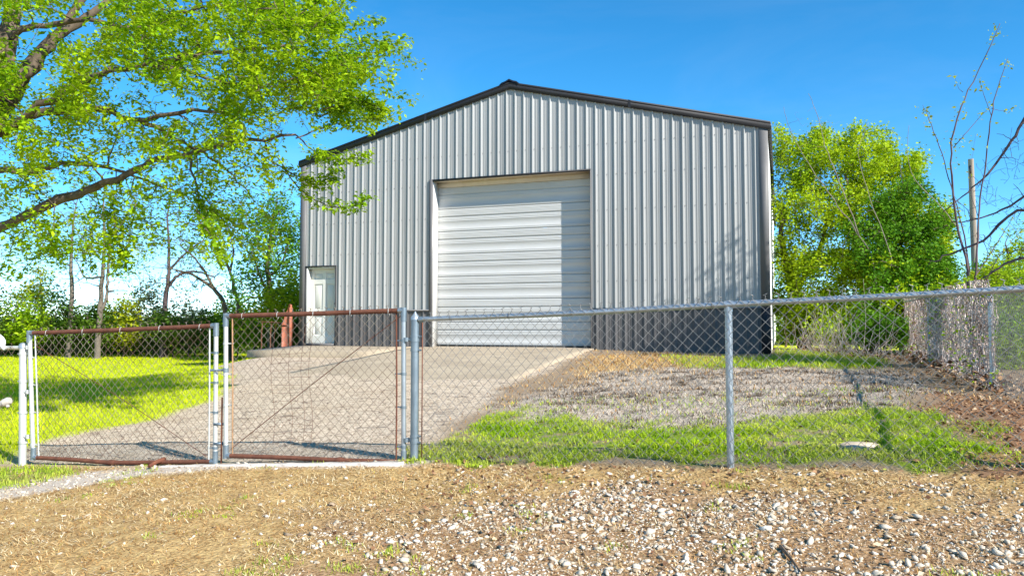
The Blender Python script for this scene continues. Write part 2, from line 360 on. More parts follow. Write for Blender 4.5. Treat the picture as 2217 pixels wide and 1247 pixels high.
M['stone'] = mat_island("crushed_limestone", [(0, (.16, .10, .06)), (.15, (.36, .27, .18)), (.4, (.54, .46, .35)), (.8, (.66, .58, .47)), (1, (.76, .70, .60))], .9, .4, 90)
M['pebble'] = mat_island("drive_pebble", [(0, (.10, .07, .05)), (.2, (.31, .24, .185)), (.7, (.45, .365, .285)), (1, (.57, .48, .38))], .9)
M['flat'] = mat_var("sandstone", (.50, .38, .27), (.62, .52, .40), 6, .9, 0, .4, 40, .2)

# ground: colours mixed by region attribute
def mat_ground():
    m, nt, b = new_mat("ground_soil")
    co = objco(nt)
    a1 = nt.nodes.new("ShaderNodeAttribute"); a1.attribute_name = "regions_a"
    a2 = nt.nodes.new("ShaderNodeAttribute"); a2.attribute_name = "regions_b"
    a3 = nt.nodes.new("ShaderNodeAttribute"); a3.attribute_name = "regions_c"
    def sep(a):
        s = nt.nodes.new("ShaderNodeSeparateColor"); nt.links.new(a.outputs["Color"], s.inputs[0]); return s.outputs
    A, B, C = sep(a1), sep(a2), sep(a3)
    nf = noise(nt, 45, 5, .7, co); nm = noise(nt, 9, 5, .65, co); nb = noise(nt, 1.3, 4, .6, co)
    vor = nt.nodes.new("ShaderNodeTexVoronoi"); vor.inputs["Scale"].default_value = 38; nt.links.new(co, vor.inputs["Vector"])
    vcol = nt.nodes.new("ShaderNodeSeparateColor"); nt.links.new(vor.outputs["Color"], vcol.inputs[0])
    lawn = mix(nt, .5, ramp(nt, nm, [(.3, (.30, .38, .010)), (.7, (.50, .54, .015))]), ramp(nt, nb, [(.3, (.34, .42, .010)), (.7, (.50, .53, .015))]))
    drive = ramp(nt, vcol.outputs[0], [(0, (.20, .15, .105)), (.12, (.40, .315, .235)), (.6, (.50, .405, .305)), (1, (.60, .50, .385))])
    drive = mix(nt, ramp(nt, noise(nt, 5.5, 7, .75, objco(nt, (.55, 1.4, 1))), [(.54, (0, 0, 0)), (.62, (.85, .85, .85))]), drive, (.14, .11, .09))
    drive = mix(nt, ramp(nt, nb, [(.5, (0, 0, 0)), (.72, (.5, .5, .5))]), drive, (.36, .27, .18))
    dead = mix(nt, .5, ramp(nt, nf, [(.30, (.12, .085, .06)), (.45, (.38, .315, .25)), (.7, (.54, .465, .38))]), ramp(nt, nm, [(.36, (.10, .07, .05)), (.47, (.38, .31, .24)), (.7, (.52, .445, .36))]))
    green = mix(nt, ramp(nt, noise(nt, 3.5, 4, .65, co), [(.48, (0, 0, 0)), (.6, (1, 1, 1))]), ramp(nt, nm, [(.3, (.09, .15, .012)), (.7, (.24, .31, .02))]), ramp(nt, nf, [(.3, (.14, .09, .045)), (.7, (.40, .32, .19))]))
    orange = mix(nt, .5, ramp(nt, nm, [(.3, (.40, .23, .10)), (.7, (.52, .36, .16))]), ramp(nt, nf, [(.3, (.26, .15, .07)), (.7, (.58, .42, .2))]))
    litter = mix(nt, .5, ramp(nt, nf, [(.3, (.11, .045, .022)), (.7, (.40, .21, .10))]), ramp(nt, nm, [(.35, (.22, .10, .045)), (.65, (.42, .25, .13))]))
    rock = ramp(nt, nf, [(.32, (.08, .04, .018)), (.47, (.28, .165, .08)), (.7, (.52, .37, .22))])
    dry = mix(nt, .5, ramp(nt, nf, [(.34, (.14, .07, .025)), (.6, (.58, .40, .17))]), ramp(nt, nm, [(.34, (.26, .145, .055)), (.62, (.62, .44, .19))]))
    pale = mix(nt, .5, ramp(nt, nf, [(.3, (.34, .28, .22)), (.7, (.56, .49, .42))]), ramp(nt, nm, [(.3, (.36, .29, .22)), (.7, (.53, .46, .39))]))
    soil = ramp(nt, nf, [(.3, (.18, .12, .07)), (.7, (.36, .27, .18))])
    col = soil
    for f, c in ((A[0], lawn), (C[1], green), (B[0], orange), (A[2], dead), (A[1], drive), (B[1], litter), (C[2], dry), (B[2], rock), (C[0], pale)):
        col = mix(nt, f, col, c)
    nt.links.new(col, b.inputs["Base Color"]); b.inputs["Roughness"].default_value = .95; b.inputs["Specular IOR Level"].default_value = .2
    bump(nt, b, mix(nt, .5, nf, vor.outputs["Distance"]), .8, .02)
    return m
M['ground'] = mat_ground()

# ------------------------------------------------------------------ ground
def axis(lo, hi, step, far_lo, far_hi):
    a = np.arange(lo, hi + 1e-6, step); g = step; v = a[0]; L = []
    while v > far_lo: g *= 1.22; v -= g; L.append(v)
    g = step; v = a[-1]; H = []
    while v < far_hi: g *= 1.22; v += g; H.append(v)
    return np.array(L[::-1] + list(a) + H)
gx = axis(-9, 9, .085, -900, 900); gy = axis(2.2, 21.5, .085, -60, 1500)
XX, YY = np.meshgrid(gx, gy); xv, yv = XX.ravel(), YY.ravel()
zv = height(xv, yv)
mk = masks(xv, yv)
zv += mk['dead'] * .09 * np.maximum(fbm(xv * 3.2, yv * 3.2, 77, 4), -.2) + mk['litter'] * .05 * fbm(xv * 4, yv * 4, 78, 3)
g = Geo(); nx, ny = len(gx), len(gy)
i = np.arange(ny - 1)[:, None] * nx; j = np.arange(nx - 1)[None, :]
g.add(np.stack([xv, yv, zv], -1), np.stack([i + j, i + j + 1, i + nx + j + 1, i + nx + j], -1).reshape(-1, 4))
ground = g.build("ground", M['ground'], smooth=True, ang=180)
tag(ground, "uneven yard ground of lawn, gravel drive, dry turf and bare soil", "ground", kind="structure")
def attr(me, name, a, b, c):
    at = me.color_attributes.new(name, 'FLOAT_COLOR', 'POINT')
    d = np.ones((len(a), 4), np.float32); d[:, 0] = a; d[:, 1] = b; d[:, 2] = c; at.data.foreach_set("color", d.ravel())
dryf = np.clip(mk['front'] * (1 - mk['greenl']), 0, 1)
attr(ground.data, "regions_a", mk['lawn'], mk['drive'] * (1 - mk['front']), mk['dead'])
attr(ground.data, "regions_b", mk['orange'], mk['litter'], mk['rock'])
attr(ground.data, "regions_c", mk['pale'], np.clip(mk['green'] + mk['sgrass'] + mk['greenl'], 0, 1), dryf)

# concrete apron + ramp in front of the doors
def strip(name, s0, s1, ts, zf, mat, skirt, ns=24):
    ss = np.linspace(s0, s1, ns); V = []; n2 = len(ts)
    pts = np.array([S(a, t) for t in ts for a in ss]); z = zf(pts, np.repeat(ts, ns))
    top = np.column_stack([pts, z]); bot = top - [0, 0, skirt]
    k = ns * n2; q = []
    for r_ in range(n2 - 1):
        for c_ in range(ns - 1):
            a = r_ * ns + c_; q.append((a, a + ns, a + ns + 1, a + 1))
    for r_ in range(n2 - 1):
        a = r_ * ns; q.append((a, a + k, a + ns + k, a + ns)); a += ns - 1; q.append((a, a + ns, a + ns + k, a + k))
    for c_ in range(ns - 1):
        a = (n2 - 1) * ns + c_; q.append((a, a + k, a + 1 + k, a + 1)); a = c_; q.append((a, a + 1, a + 1 + k, a + k))
    g = Geo(); g.add(np.vstack([top, bot]), q)
    return g.build(name, mat)
def apron_z(p, t): return FLOOR - .012 - .035 * t
apron = strip("apron_slab", -.14, 3.60, np.linspace(-.2, 2.05, 6), apron_z, M['conc'], .17, 6)
tag(apron, "raised concrete apron slab in front of the white walk door", "slab", kind="structure")
def ramp_z(p, t):
    zt = height(p[:, 0], p[:, 1]); b = base_h(p[:, 0], p[:, 1])
    off = .030 - .065 * sstep(4.5, 7.5, t)
    f = sstep(.8, 3.6, t)
    return apron_z(p, t) * (1 - f) + (b * .8 + zt * .2 + off) * f
driveway = strip("driveway", 3.604, 8.22, np.concatenate([[-.3, 0], np.linspace(.5, 9.6, 30)]), ramp_z, M['conc'], .16, 26)
tag(driveway, "sloping concrete driveway ramp up to the big roll-up door", "driveway", kind="structure")
# threshold strip under the gates
def polyline_z(pts, n):
    pts = np.asarray(pts, float); d = np.concatenate([[0], np.cumsum(np.linalg.norm(np.diff(pts, axis=0), axis=1))])
    u = np.linspace(0, d[-1], n); return np.stack([np.interp(u, d, pts[:, c]) for c in range(pts.shape[1])], -1)
sill_px = GP((345, 1013), (430, 1011), (600, 1009), (750, 1008), (872, 1006))
c = polyline_z(sill_px, 60); g = Geo()
dirn = np.gradient(c, axis=0); dirn /= np.linalg.norm(dirn, axis=1)[:, None]; nrm = np.stack([-dirn[:, 1], dirn[:, 0]], -1)
w_ = np.linspace(.03, .07, 60)[:, None] * (1 + .25 * fbm(np.arange(60) * .5, np.zeros(60), 4)[:, None])
zz = base_h(c[:, 0], c[:, 1]) + .020 + .014 * fbm(np.arange(60) * .4, np.ones(60), 5)
a_ = np.column_stack([c - nrm * w_, zz]); b_ = np.column_stack([c + nrm * w_, zz]); low = [0, 0, .12]
v = np.concatenate([a_, b_, a_ - low, b_ - low]); q = []
for k in range(59):
    q += [(k, k + 1, 61 + k, 60 + k), (120 + k, 121 + k, k + 1, k), (60 + k, 61 + k, 181 + k, 180 + k)]
g.add(v, q + [(0, 60, 180, 120), (59, 179, 239, 119)])
sill = g.build("gate_threshold", M['conc2']); tag(sill, "narrow pale concrete threshold strip under the two gates", "kerb", kind="structure")

# ------------------------------------------------------------------ shed
shed_rz = math.atan2(SD[1], SD[0])
shed = thing("metal_shed", "large ash grey ribbed metal shed with charcoal wainscot and low gable roof", "shed", (SO[0], SO[1], FLOOR), shed_rz)
EAVE, SLOPE = 5.02, .252
def roof_z(x): return EAVE + SLOPE * (SHED_W / 2 - abs(x - SHED_W / 2))
RIB = .2286
def profile(x0, x1):
    """outline of the ribbed sheet between x0 and x1: list of (x, outward)"""
    out = []
    k0 = int(math.floor(x0 / RIB)) - 1; k1 = int(math.ceil(x1 / RIB)) + 1
    pat = [(-.029, 0), (-.0125, .030), (.0125, .030), (.024, 0), (.075, 0), (.083, .0045), (.093, .0045), (.101, 0), (.128, 0), (.136, .0045), (.146, .0045), (.154, 0)]
    for k in range(k0, k1 + 1):
        for dx, o in pat:
            out.append((k * RIB + .06 + dx, o))
    out = [p for p in out]
    xs = np.array([p[0] for p in out]); os_ = np.array([p[1] for p in out])
    keep = (xs > x0 + 1e-4) & (xs < x1 - 1e-4)
    xx = np.concatenate([[x0], xs[keep], [x1]]); oo = np.interp(xx, xs, os_)
    return xx, oo
def sheet(name, x0, x1, zb, zt, mat, fwd, base=0.0, xf=None):
    xx, oo = profile(x0, x1); n = len(xx)
    if fwd is None: return
    bt = np.array([fwd(x, o + base, zb(x) if callable(zb) else zb) for x, o in zip(xx, oo)])
    tp = np.array([fwd(x, o + base, zt(x) if callable(zt) else zt) for x, o in zip(xx, oo)])
    g = Geo(); k = np.arange(n - 1)
    g.add(np.vstack([bt, tp]), np.stack([k, k + 1, n + k + 1, n + k], -1))
    return g.build(name, mat, shed)
front = lambda x, o, z: (x, -o, z)
WAIN = .93
OD = (3.98, 8.16, 4.28)      # overhead door opening
WD = (.18, 1.09, 2.13)       # walk door opening
PW = RIB * 4
edges = sorted(set([0, SHED_W] + [i * PW for i in range(1, 14)] + [OD[0], OD[1], WD[0], WD[1], SHED_W / 2]))
merged = [edges[0]]
for e in edges[1:]:
    if e - merged[-1] > .12 or e in (OD[0], OD[1], WD[0], WD[1], SHED_W, SHED_W / 2):
        merged.append(e)
for x0, x1 in zip(merged[:-1], merged[1:]):
    mid = (x0 + x1) / 2
    if OD[0] < mid < OD[1]: zb = OD[2]
    elif WD[0] < mid < WD[1]: zb = WD[2]
    else:
        zb = WAIN; sheet("wainscot_panel", x0, x1, -.10 if mid > OD[1] else -.01, WAIN - .002, M['wains'], front)
    sheet("wall_panel", x0, x1, zb, lambda x: roof_z(x) - .01, M['panel'], front)
# side, back walls and roof sheets
for k in range(20):
    y0, y1 = k * PW, min((k + 1) * PW, SHED_L)
    if y1 - y0 < .05: continue
    sheet("side_wall_panel", y0, y1, -.1, EAVE - .03, M['white_wall'], lambda x, o, z: (SHED_W + o, x, z))
    sheet("side_wall_panel", y0, y1, -.1, EAVE - .03, M['white_wall'], lambda x, o, z: (-o, x, z))
    for sgn in (0, 1):
        def rf(x, o, z, sgn=sgn):      # z is used as distance down the slope
            xx = SHED_W / 2 + (z if sgn else -z); return (xx, x - .06, roof_z(xx) + .05 + o)
        sheet("roof_panel", y0, y1 + (.12 if k == 19 else 0), 0.0, SHED_W / 2 + .11, M['trimg'], rf)
for k in range(14):
    x0, x1 = k * PW, min((k + 1) * PW, SHED_W)
    if x1 - x0 > .05: sheet("back_wall_panel", x0, x1, -.1, lambda x: roof_z(x) - .01, M['white_wall'], lambda x, o, z: (x, SHED_L + o, z))
def sbox(name, lo, hi, mat, parent=None):
    g = Geo(); g.box(lo, hi); return g.build(name, mat, parent or shed)
# trims
for x0, x1 in ((WD[1] + .005, OD[0] - .095), (OD[1] + .012, SHED_W - .16)):
    sbox("wainscot_trim", (x0, -.046, WAIN - .018), (x1, -.002, WAIN + .018), M['trimg'])
sbox("corner_trim", (-.039, -.042, -.012), (.135, .12, EAVE - .02), M['trimg'])
sbox("corner_trim", (SHED_W - .155, -.042, WAIN), (SHED_W + .040, .015, EAVE - .02), M['trimg'])
sbox("corner_trim", (SHED_W - .157, -.0425, -.10), (SHED_W + .0405, .016, WAIN - .001), M['trim'])
for sgn in (-1, 1):
    g = Geo(); c0 = SHED_W / 2
    for (lo, hi, yo, yi) in ((-.085, .085, -.062, .02),):
        xa, xb = c0, c0 + sgn * (SHED_W / 2 + .10)
        za, zb_ = roof_z(c0), EAVE - SLOPE * .10
        v = [(xa, yo, za + lo), (xb, yo, zb_ + lo), (xb, yo, zb_ + hi), (xa, yo, za + hi), (xa, yi, za + lo), (xb, yi, zb_ + lo), (xb, yi, zb_ + hi), (xa, yi, za + hi)]
        g.add(v, [(0,1,2,3),(7,6,5,4),(0,4,5,1),(3,2,6,7),(1,5,6,2)])
        v2 = [(xa, yo - .004, za + hi - .045), (xb, yo - .004, zb_ + hi - .045), (xb, yo - .004, zb_ + hi + .006), (xa, yo - .004, za + hi + .006), (xa, yi + .06, za + hi - .045), (xb, yi + .06, zb_ + hi - .045), (xb, yi + .06, zb_ + hi + .006), (xa, yi + .06, za + hi + .006)]
        g.add(v2, [(0,1,2,3),(7,6,5,4),(0,4,5,1),(3,2,6,7),(1,5,6,2)])
    g.build("rake_trim", M['trim'], shed)
    # lap joint
    xm = c0 + sgn * (2.35 if sgn < 0 else 3.0); zm = roof_z(xm)
    g = Geo(); d = .06
    g.add([(xm, -.0665, zm - .088), (xm + d, -.0665, zm - .088 - sgn * SLOPE * d), (xm + d, -.0665, zm + .094 - sgn * SLOPE * d), (xm, -.0665, zm + .094)], [(0, 1, 2, 3)])
    g.build("trim_lap", M['trim'], shed)
g = Geo(); c0 = SHED_W / 2; zr = roof_z(c0) + .085
prof = [(-.26, -.055), (-.20, -.005), (-.10, .025), (0, .075), (.10, .025), (.20, -.005), (.26, -.055)]
v = [(c0 + x, -.085, zr + z) for x, z in prof] + [(c0 + x, SHED_L + .06, zr + z) for x, z in prof] + [(c0 + x, -.085, zr + z - .04) for x, z in prof]
q = [(i, i + 1, 8 + i, 7 + i) for i in range(6)] + [(14 + i, 15 + i, i + 1, i) for i in range(6)]
g.add(v, q); g.build("ridge_cap", M['black'], shed)
g = Geo()                      # gutter-like eave edge
for xs in (-.12, SHED_W + .085): g.box((xs, -.05, EAVE - .055), (xs + .035, SHED_L + .05, EAVE + .012))
g.build("eave_trim", M['trimg'], shed)
sbox("floor_slab", (.14, .13, -.2), (SHED_W - .16, SHED_L - .1, -.02), M['conc'])
g = Geo()                      # screw heads
for zs in (1.6, 2.45, 3.3, 4.15, 4.9):
    for k in range(1, 53):
        x = k * RIB + .06 + .048
        if x > SHED_W - .2 or zs > roof_z(x) - .15: continue
        if OD[0] - .05 < x < OD[1] + .05 and zs < OD[2] + .05: continue
        if x < WD[1] + .05 and zs < WD[2] + .05: continue
        g.box((x - .006, -.012, zs - .006), (x + .006, -.0005, zs + .006))
tag(g.build("screw_heads", M['trimg'], shed), kind="stuff")

# overhead door
REC = .33
od = bpy.data.objects.new("overhead_door", None); COL.objects.link(od); od.parent = shed
tag(od, "white ribbed sectional overhead door")
nsec = 7; hsec = (OD[2] - .18) / 7 + .005
def section_mesh():
    h = hsec - .004
    z = [0, .006, .014]; o = [-.016, -.012, .007]
    def stripe(a, b, n):
        for k in range(n):
            zc = a + (b - a) * (k + .5) / n; w = (b - a) / n
            z.extend([zc - w * .42, zc - w * .3, zc + w * .3, zc + w * .42]); o.extend([.0035, .007, .007, .0035])
    stripe(.016, h * .135, 2); stripe(h * .45, h * .62, 3)
    z.extend([h * .635, h * .645, h * .665, h * .675]); o.extend([.006, -.018, -.018, .008])
    stripe(h * .70, h * .97, 5)
    z.extend([h - .008, h]); o.extend([.007, -.016])
    g = Geo(); n = len(z); x0, x1 = OD[0] - .04, OD[1] + .02
    v = [(x0, REC - b, a) for a, b in zip(z, o)] + [(x1, REC - b, a) for a, b in zip(z, o)]
    g.add(v, [(i, n + i, n + i + 1, i + 1) for i in range(n - 1)])
    me = g.mesh("door_section"); me.materials.append(M['door']); return me
sme = section_mesh()
for k in range(nsec):
    o = bpy.data.objects.new("door_section", sme); COL.objects.link(o); o.parent = od; o.location = (0, 0.0015 * (k % 2), .03 + k * hsec)
sbox("bottom_seal", (OD[0] - .03, REC - .03, -.03), (OD[1], REC + .02, .028), M['rubber'], od)
sbox("header_board", (OD[0] - .05, REC - .06, OD[2] - .14), (OD[1] + .05, REC - .02, OD[2] + .05), M['jamb'], od)
sbox("jamb_trim", (OD[0] - .09, -.042, -.04), (OD[0], -.002, OD[2] + .035), M['trimg'])
sbox("jamb_trim", (OD[0] - .045, .0, -.03), (OD[0] + .004, REC - .02, OD[2]), M['white_wall'])
sbox("jamb_trim", (OD[1] - .003, -.042, -.04), (OD[1] + .010, REC - .02, OD[2] + .002), M['trimg'])
sbox("header_trim", (OD[0] - .003, -.043, OD[2] - .012), (OD[1] + .006, .05, OD[2] + .028), M['trim'])
sbox("header_soffit", (OD[0], .05, OD[2] - .004), (OD[1] - .004, REC - .02, OD[2] + .02), M['jamb'])
# walk door
wd = bpy.data.objects.new("walk_door", None); COL.objects.link(wd); wd.parent = shed
tag(wd, "cream white six panel walk door")
WR = .145
dx0, dx1, dz0, dz1 = WD[0] + .035, WD[1] - .02, .055, WD[2] - .05
wdt, hgt = dx1 - dx0, dz1 - dz0
xc = [0, .12, .44, .56, .88, 1.0]; zc = [0, .10, .37, .45, .80, .86, .955, 1.0]
xs = [dx0 + wdt * f for f in xc]; zs = [dz0 + hgt * f for f in zc]
g = Geo(); holes = {(1, 1), (3, 1), (1, 3), (3, 3), (1, 5), (3, 5)}
for a in range(5):
    for b_ in range(7):
        if (a, b_) in holes: continue
        g.add([(xs[a], WR, zs[b_]), (xs[a + 1], WR, zs[b_]), (xs[a + 1], WR, zs[b_ + 1]), (xs[a], WR, zs[b_ + 1])], [(0, 1, 2, 3)])
g.build("door_leaf", M['wdoor'], wd)
for a, b_ in sorted(holes):
    g = Geo(); v = []
    for ins, dep in ((0, 0), (.012, .024), (.030, .024), (.055, .004)):
        v += [(xs[a] + ins, WR + dep, zs[b_] + ins), (xs[a + 1] - ins, WR + dep, zs[b_] + ins), (xs[a + 1] - ins, WR + dep, zs[b_ + 1] - ins), (xs[a] + ins, WR + dep, zs[b_ + 1] - ins)]
    q = [(12, 13, 14, 15)]
    for k in range(3):
        for e in range(4): q.append((4 * k + e, 4 * k + (e + 1) % 4, 4 * k + 4 + (e + 1) % 4, 4 * k + 4 + e))
    g.add(v, q); g.build("door_panel", M['wdoor'], wd)
sbox("door_frame", (WD[0] - .012, -.02, .0), (WD[0] + .033, WR + .03, WD[2]), M['wdoor'], wd)
sbox("door_frame", (WD[1] - .018, -.004, .0), (WD[1] + .002, WR + .03, WD[2]), M['wdoor'], wd)
sbox("door_frame", (WD[0] + .033, .0, WD[2] - .048), (WD[1] - .018, WR + .03, WD[2] + .003), M['wdoor'], wd)
sbox("threshold", (WD[0] - .01, -.03, -.01), (WD[1] + .005, WR + .02, .052), M['trimg'], wd)
sbox("door_trim", (WD[0] - .045, -.043, 0), (WD[0] - .013, -.001, WD[2] + .03), M['trim'], wd)
sbox("door_trim", (WD[0] - .012, -.044, WD[2] + .004), (WD[1] + .012, .0, WD[2] + .032), M['trim'], wd)
sbox("door_trim", (WD[1] + .003, -.041, 0), (WD[1] + .016, .0, WD[2] + .003), M['trim'], wd)
for zk, rk, nm in ((.98, .03, "door_knob"), (1.13, .022, "deadbolt")):
    g = Geo(); g.tube([(dx1 - .065, WR, zk), (dx1 - .065, WR - .02, zk), (dx1 - .065, WR - .045, zk), (dx1 - .065, WR - .06, zk)], [rk * .7, rk * .5, rk, rk * .6], 10)
    g.build(nm, M['rustb'], wd, True)

# ------------------------------------------------------------------ chain link
def smooth_line(pts, n):
    pts = np.asarray(pts, float); k = len(pts)
    if k == 2: return pts[0] + (pts[1] - pts[0]) * np.linspace(0, 1, n)[:, None]
    p = np.vstack([2 * pts[0] - pts[1], pts, 2 * pts[-1] - pts[-2]]); out = []
    for u in np.linspace(0, k - 1 - 1e-6, n):
        i = int(u); t = u - i; a, b, c, d = p[i], p[i + 1], p[i + 2], p[i + 3]
        out.append(.5 * ((2 * b) + (c - a) * t + (2 * a - 5 * b + 4 * c - d) * t * t + (3 * b - a - 3 * c + d) * t ** 3))
    return np.array(out)
def chain_mesh(g, bl, br, tl, tr, d=.09, r=.0022, barb=0.05, slump=.0, seed=0):
    bl, br, tl, tr = map(np.asarray, (bl, br, tl, tr))
    width = np.linalg.norm((br + tr) / 2 - (bl + tl) / 2); hgt = np.linalg.norm((tl + tr) / 2 - (bl + br) / 2)
    nc = int(round(width / (d / 2))); nr = int(round(hgt / (d / 2)))
    nrm = np.cross(br - bl, tl - bl); nrm /= np.linalg.norm(nrm)
    def at(u, v):
        u = np.asarray(u)[:, None]; v = np.asarray(v)[:, None]
        return (bl * (1 - u) + br * u) * (1 - v) + (tl * (1 - u) + tr * u) * v
    m = np.arange(nr + 1)
    up = (tl - bl) / np.linalg.norm(tl - bl); sd = (br - bl) / np.linalg.norm(br - bl)
    for c_ in range(nc):
        right = (m + c_) % 2 == 1
        col = np.where(right, c_ + 1, c_) * 1.0
        u = col / nc; v = m / nr
        wv = .006 * fbm(u * 7 + seed, v * 5, 60 + seed, 2) * 2
        wu = .010 * fbm(u * 6, v * 6 + seed, 70 + seed, 2)
        p = at(np.clip(u + wu, 0, 1), v) + nrm[None] * (np.where(right, r, -r) * 1.1 + wv * (1 + slump * 4))[:, None]
        if slump: p = p + nrm[None] * (slump * np.sin(np.pi * u) * np.sin(np.pi * v))[:, None]
        g.tube(p, r, 4, False)
        # twisted selvage at the top
        if barb and right[-1]:
            q0 = p[-1]
            s_ = 1 if c_ % 4 < 2 else -1
            g.tube([q0, q0 + up * barb * .45 + sd * .004, q0 + up * barb * .75 - sd * .004 * s_, q0 + up * barb + sd * .018 * s_], r * 1.05, 4, False)
            g.tube([q0 + up * barb * .5, q0 + up * barb * .72 - sd * .014 * s_], r, 4, False)

def clamp_band(g, c, r, axis_dir, h=.02):
    """pipe band round a vertical post with a bolt lug"""
    c = np.asarray(c); g.tube([c - [0, 0, h / 2], c + [0, 0, h / 2]], r * 1.14, 12)
    l = c + np.asarray(axis_dir) * (r + .016)
    t = np.array([-axis_dir[1], axis_dir[0], 0])
    g.tube([c + np.asarray(axis_dir) * r, l + np.asarray(axis_dir) * .012], .007, 6)
    g.tube([l - t * .014, l + t * .014], .0075, 6)

# main gate post / front fence
GA = np.array([-5.12, 7.96]); GB = np.array([-.868, 6.80]); F2 = np.array([1.63, 5.70]); F3 = np.array([4.02, 4.65])
P_b = P(897, 990, GB[1]); P_t = P(897, 690, GB[1])
GBx = P_b[0]
ff = thing("chain_link_fence", "front chain link fence with blue grey rail and posts right of the gates", "fence", (GBx, GB[1], P_b[2]))
org = np.array([GBx, GB[1], P_b[2]])
def fdir(a, b): d = np.array(b, float) - np.array(a, float); return d / np.linalg.norm(d)
r0 = P(905, 691, GB[1]); r1 = P(1578, 659, F2[1]); F2x = r1[0]
ext = (r1 - r0) / (F2[1] - GB[1]) * (F3[1] - F2[1]); r2 = r1 + ext * np.array([1, 1, 1.25])
g = Geo(); rail = smooth_line([r0, (r0 + r1) / 2 + [0, 0, -.012], r1, (r1 + r2) / 2 + [0, 0, -.008], r2], 24); g.tube(rail, .022, 12)
g.build("top_rail", M['galv'], ff, True, org=org)
g = Geo(); top = P(897, 690, GB[1]); g.tube([[GBx, GB[1], org[2] - .25], [GBx, GB[1], top[2]]], .036, 16); g.build("end_post", M['galvd'], ff, True, org=org)
g = Geo(); g.lathe([(.040, -.015), (.040, .006), (.036, .012), (.024, .028), (.012, .045), (.005, .06), (0, .064)], 14, (GBx, GB[1], top[2] + .004)); g.build("post_cap", M['galv'], ff, True, org=org)
g = Geo(); g.tube([[GBx + .03, GB[1] - .012, top[2] - .008], r0 + [.05, -.02, 0]], .027, 10); g.build("rail_end_cup", M['galvd'], ff, True, org=org)
for pt, f3 in ((r1, False), (r2, True)):
    gz = ht(pt[0], pt[1]) - .2
    g = Geo(); g.tube([[pt[0], pt[1] + .012, gz], [pt[0], pt[1] + .012, pt[2] - .02]], .027 if not f3 else .036, 14); g.build("line_post" if not f3 else "corner_post", M['galv'], ff, True, org=org)
    g = Geo(); g.tube([[pt[0], pt[1] + .012, pt[2] - .055], [pt[0], pt[1] + .012, pt[2] + .012], [pt[0], pt[1] + .012, pt[2] + .03]], [.031, .031, .012], 12); g.tube([pt - (r1 - r0) * .012, pt + (r1 - r0) * .012], .026, 12); g.build("loop_cap", M['galv'], ff, True, org=org)
off = np.array([-.01, -.022, 0])
def grd(p, up=.02): return np.array([p[0], p[1], ht(p[0], p[1]) + up])
lift = np.array([0, 0, .028])
g = Geo()
a0 = r0 + np.array([.055, -.02, 0])
chain_mesh(g, grd(a0) + off, grd(r1) + off, a0 + off + lift, r1 + off + lift, .087, .0025, .036, seed=1)
chain_mesh(g, grd(r1) + off, grd(r2) + off, r1 + off + lift, r2 + off + lift, .087, .0025, .036, seed=2)
tag(g.build("wire_mesh", M['wire'], ff, org=org), kind="stuff")
g = Geo(); tb = a0 + off; g.tube([grd(a0, .03) + off, tb - [0, 0, .03]], .0055, 6); g.build("tension_bar", M['rustb'], ff, org=org)
hd = np.array([*fdir(GB, F2), 0])
for py in (728, 758, 944, 957):
    zc_ = P(897, py, GB[1])[2]; g = Geo(); clamp_band(g, [GBx, GB[1], zc_], .036, hd); g.build("tension_band", M['galvd'], ff, True, org=org)
for f in np.linspace(.12, .95, 5):
    g = Geo(); p = r0 + (r1 - r0) * f; g.tube([p + [0, -.026, -.03], p + [0, -.027, .005], p + [0, 0, .026], p + [0, .025, 0], p + [0.01, 0, -.026], p + [.01, -.03, -.04]], .0022, 4)
    g.build("tie_wire", M['wire'], ff, org=org)

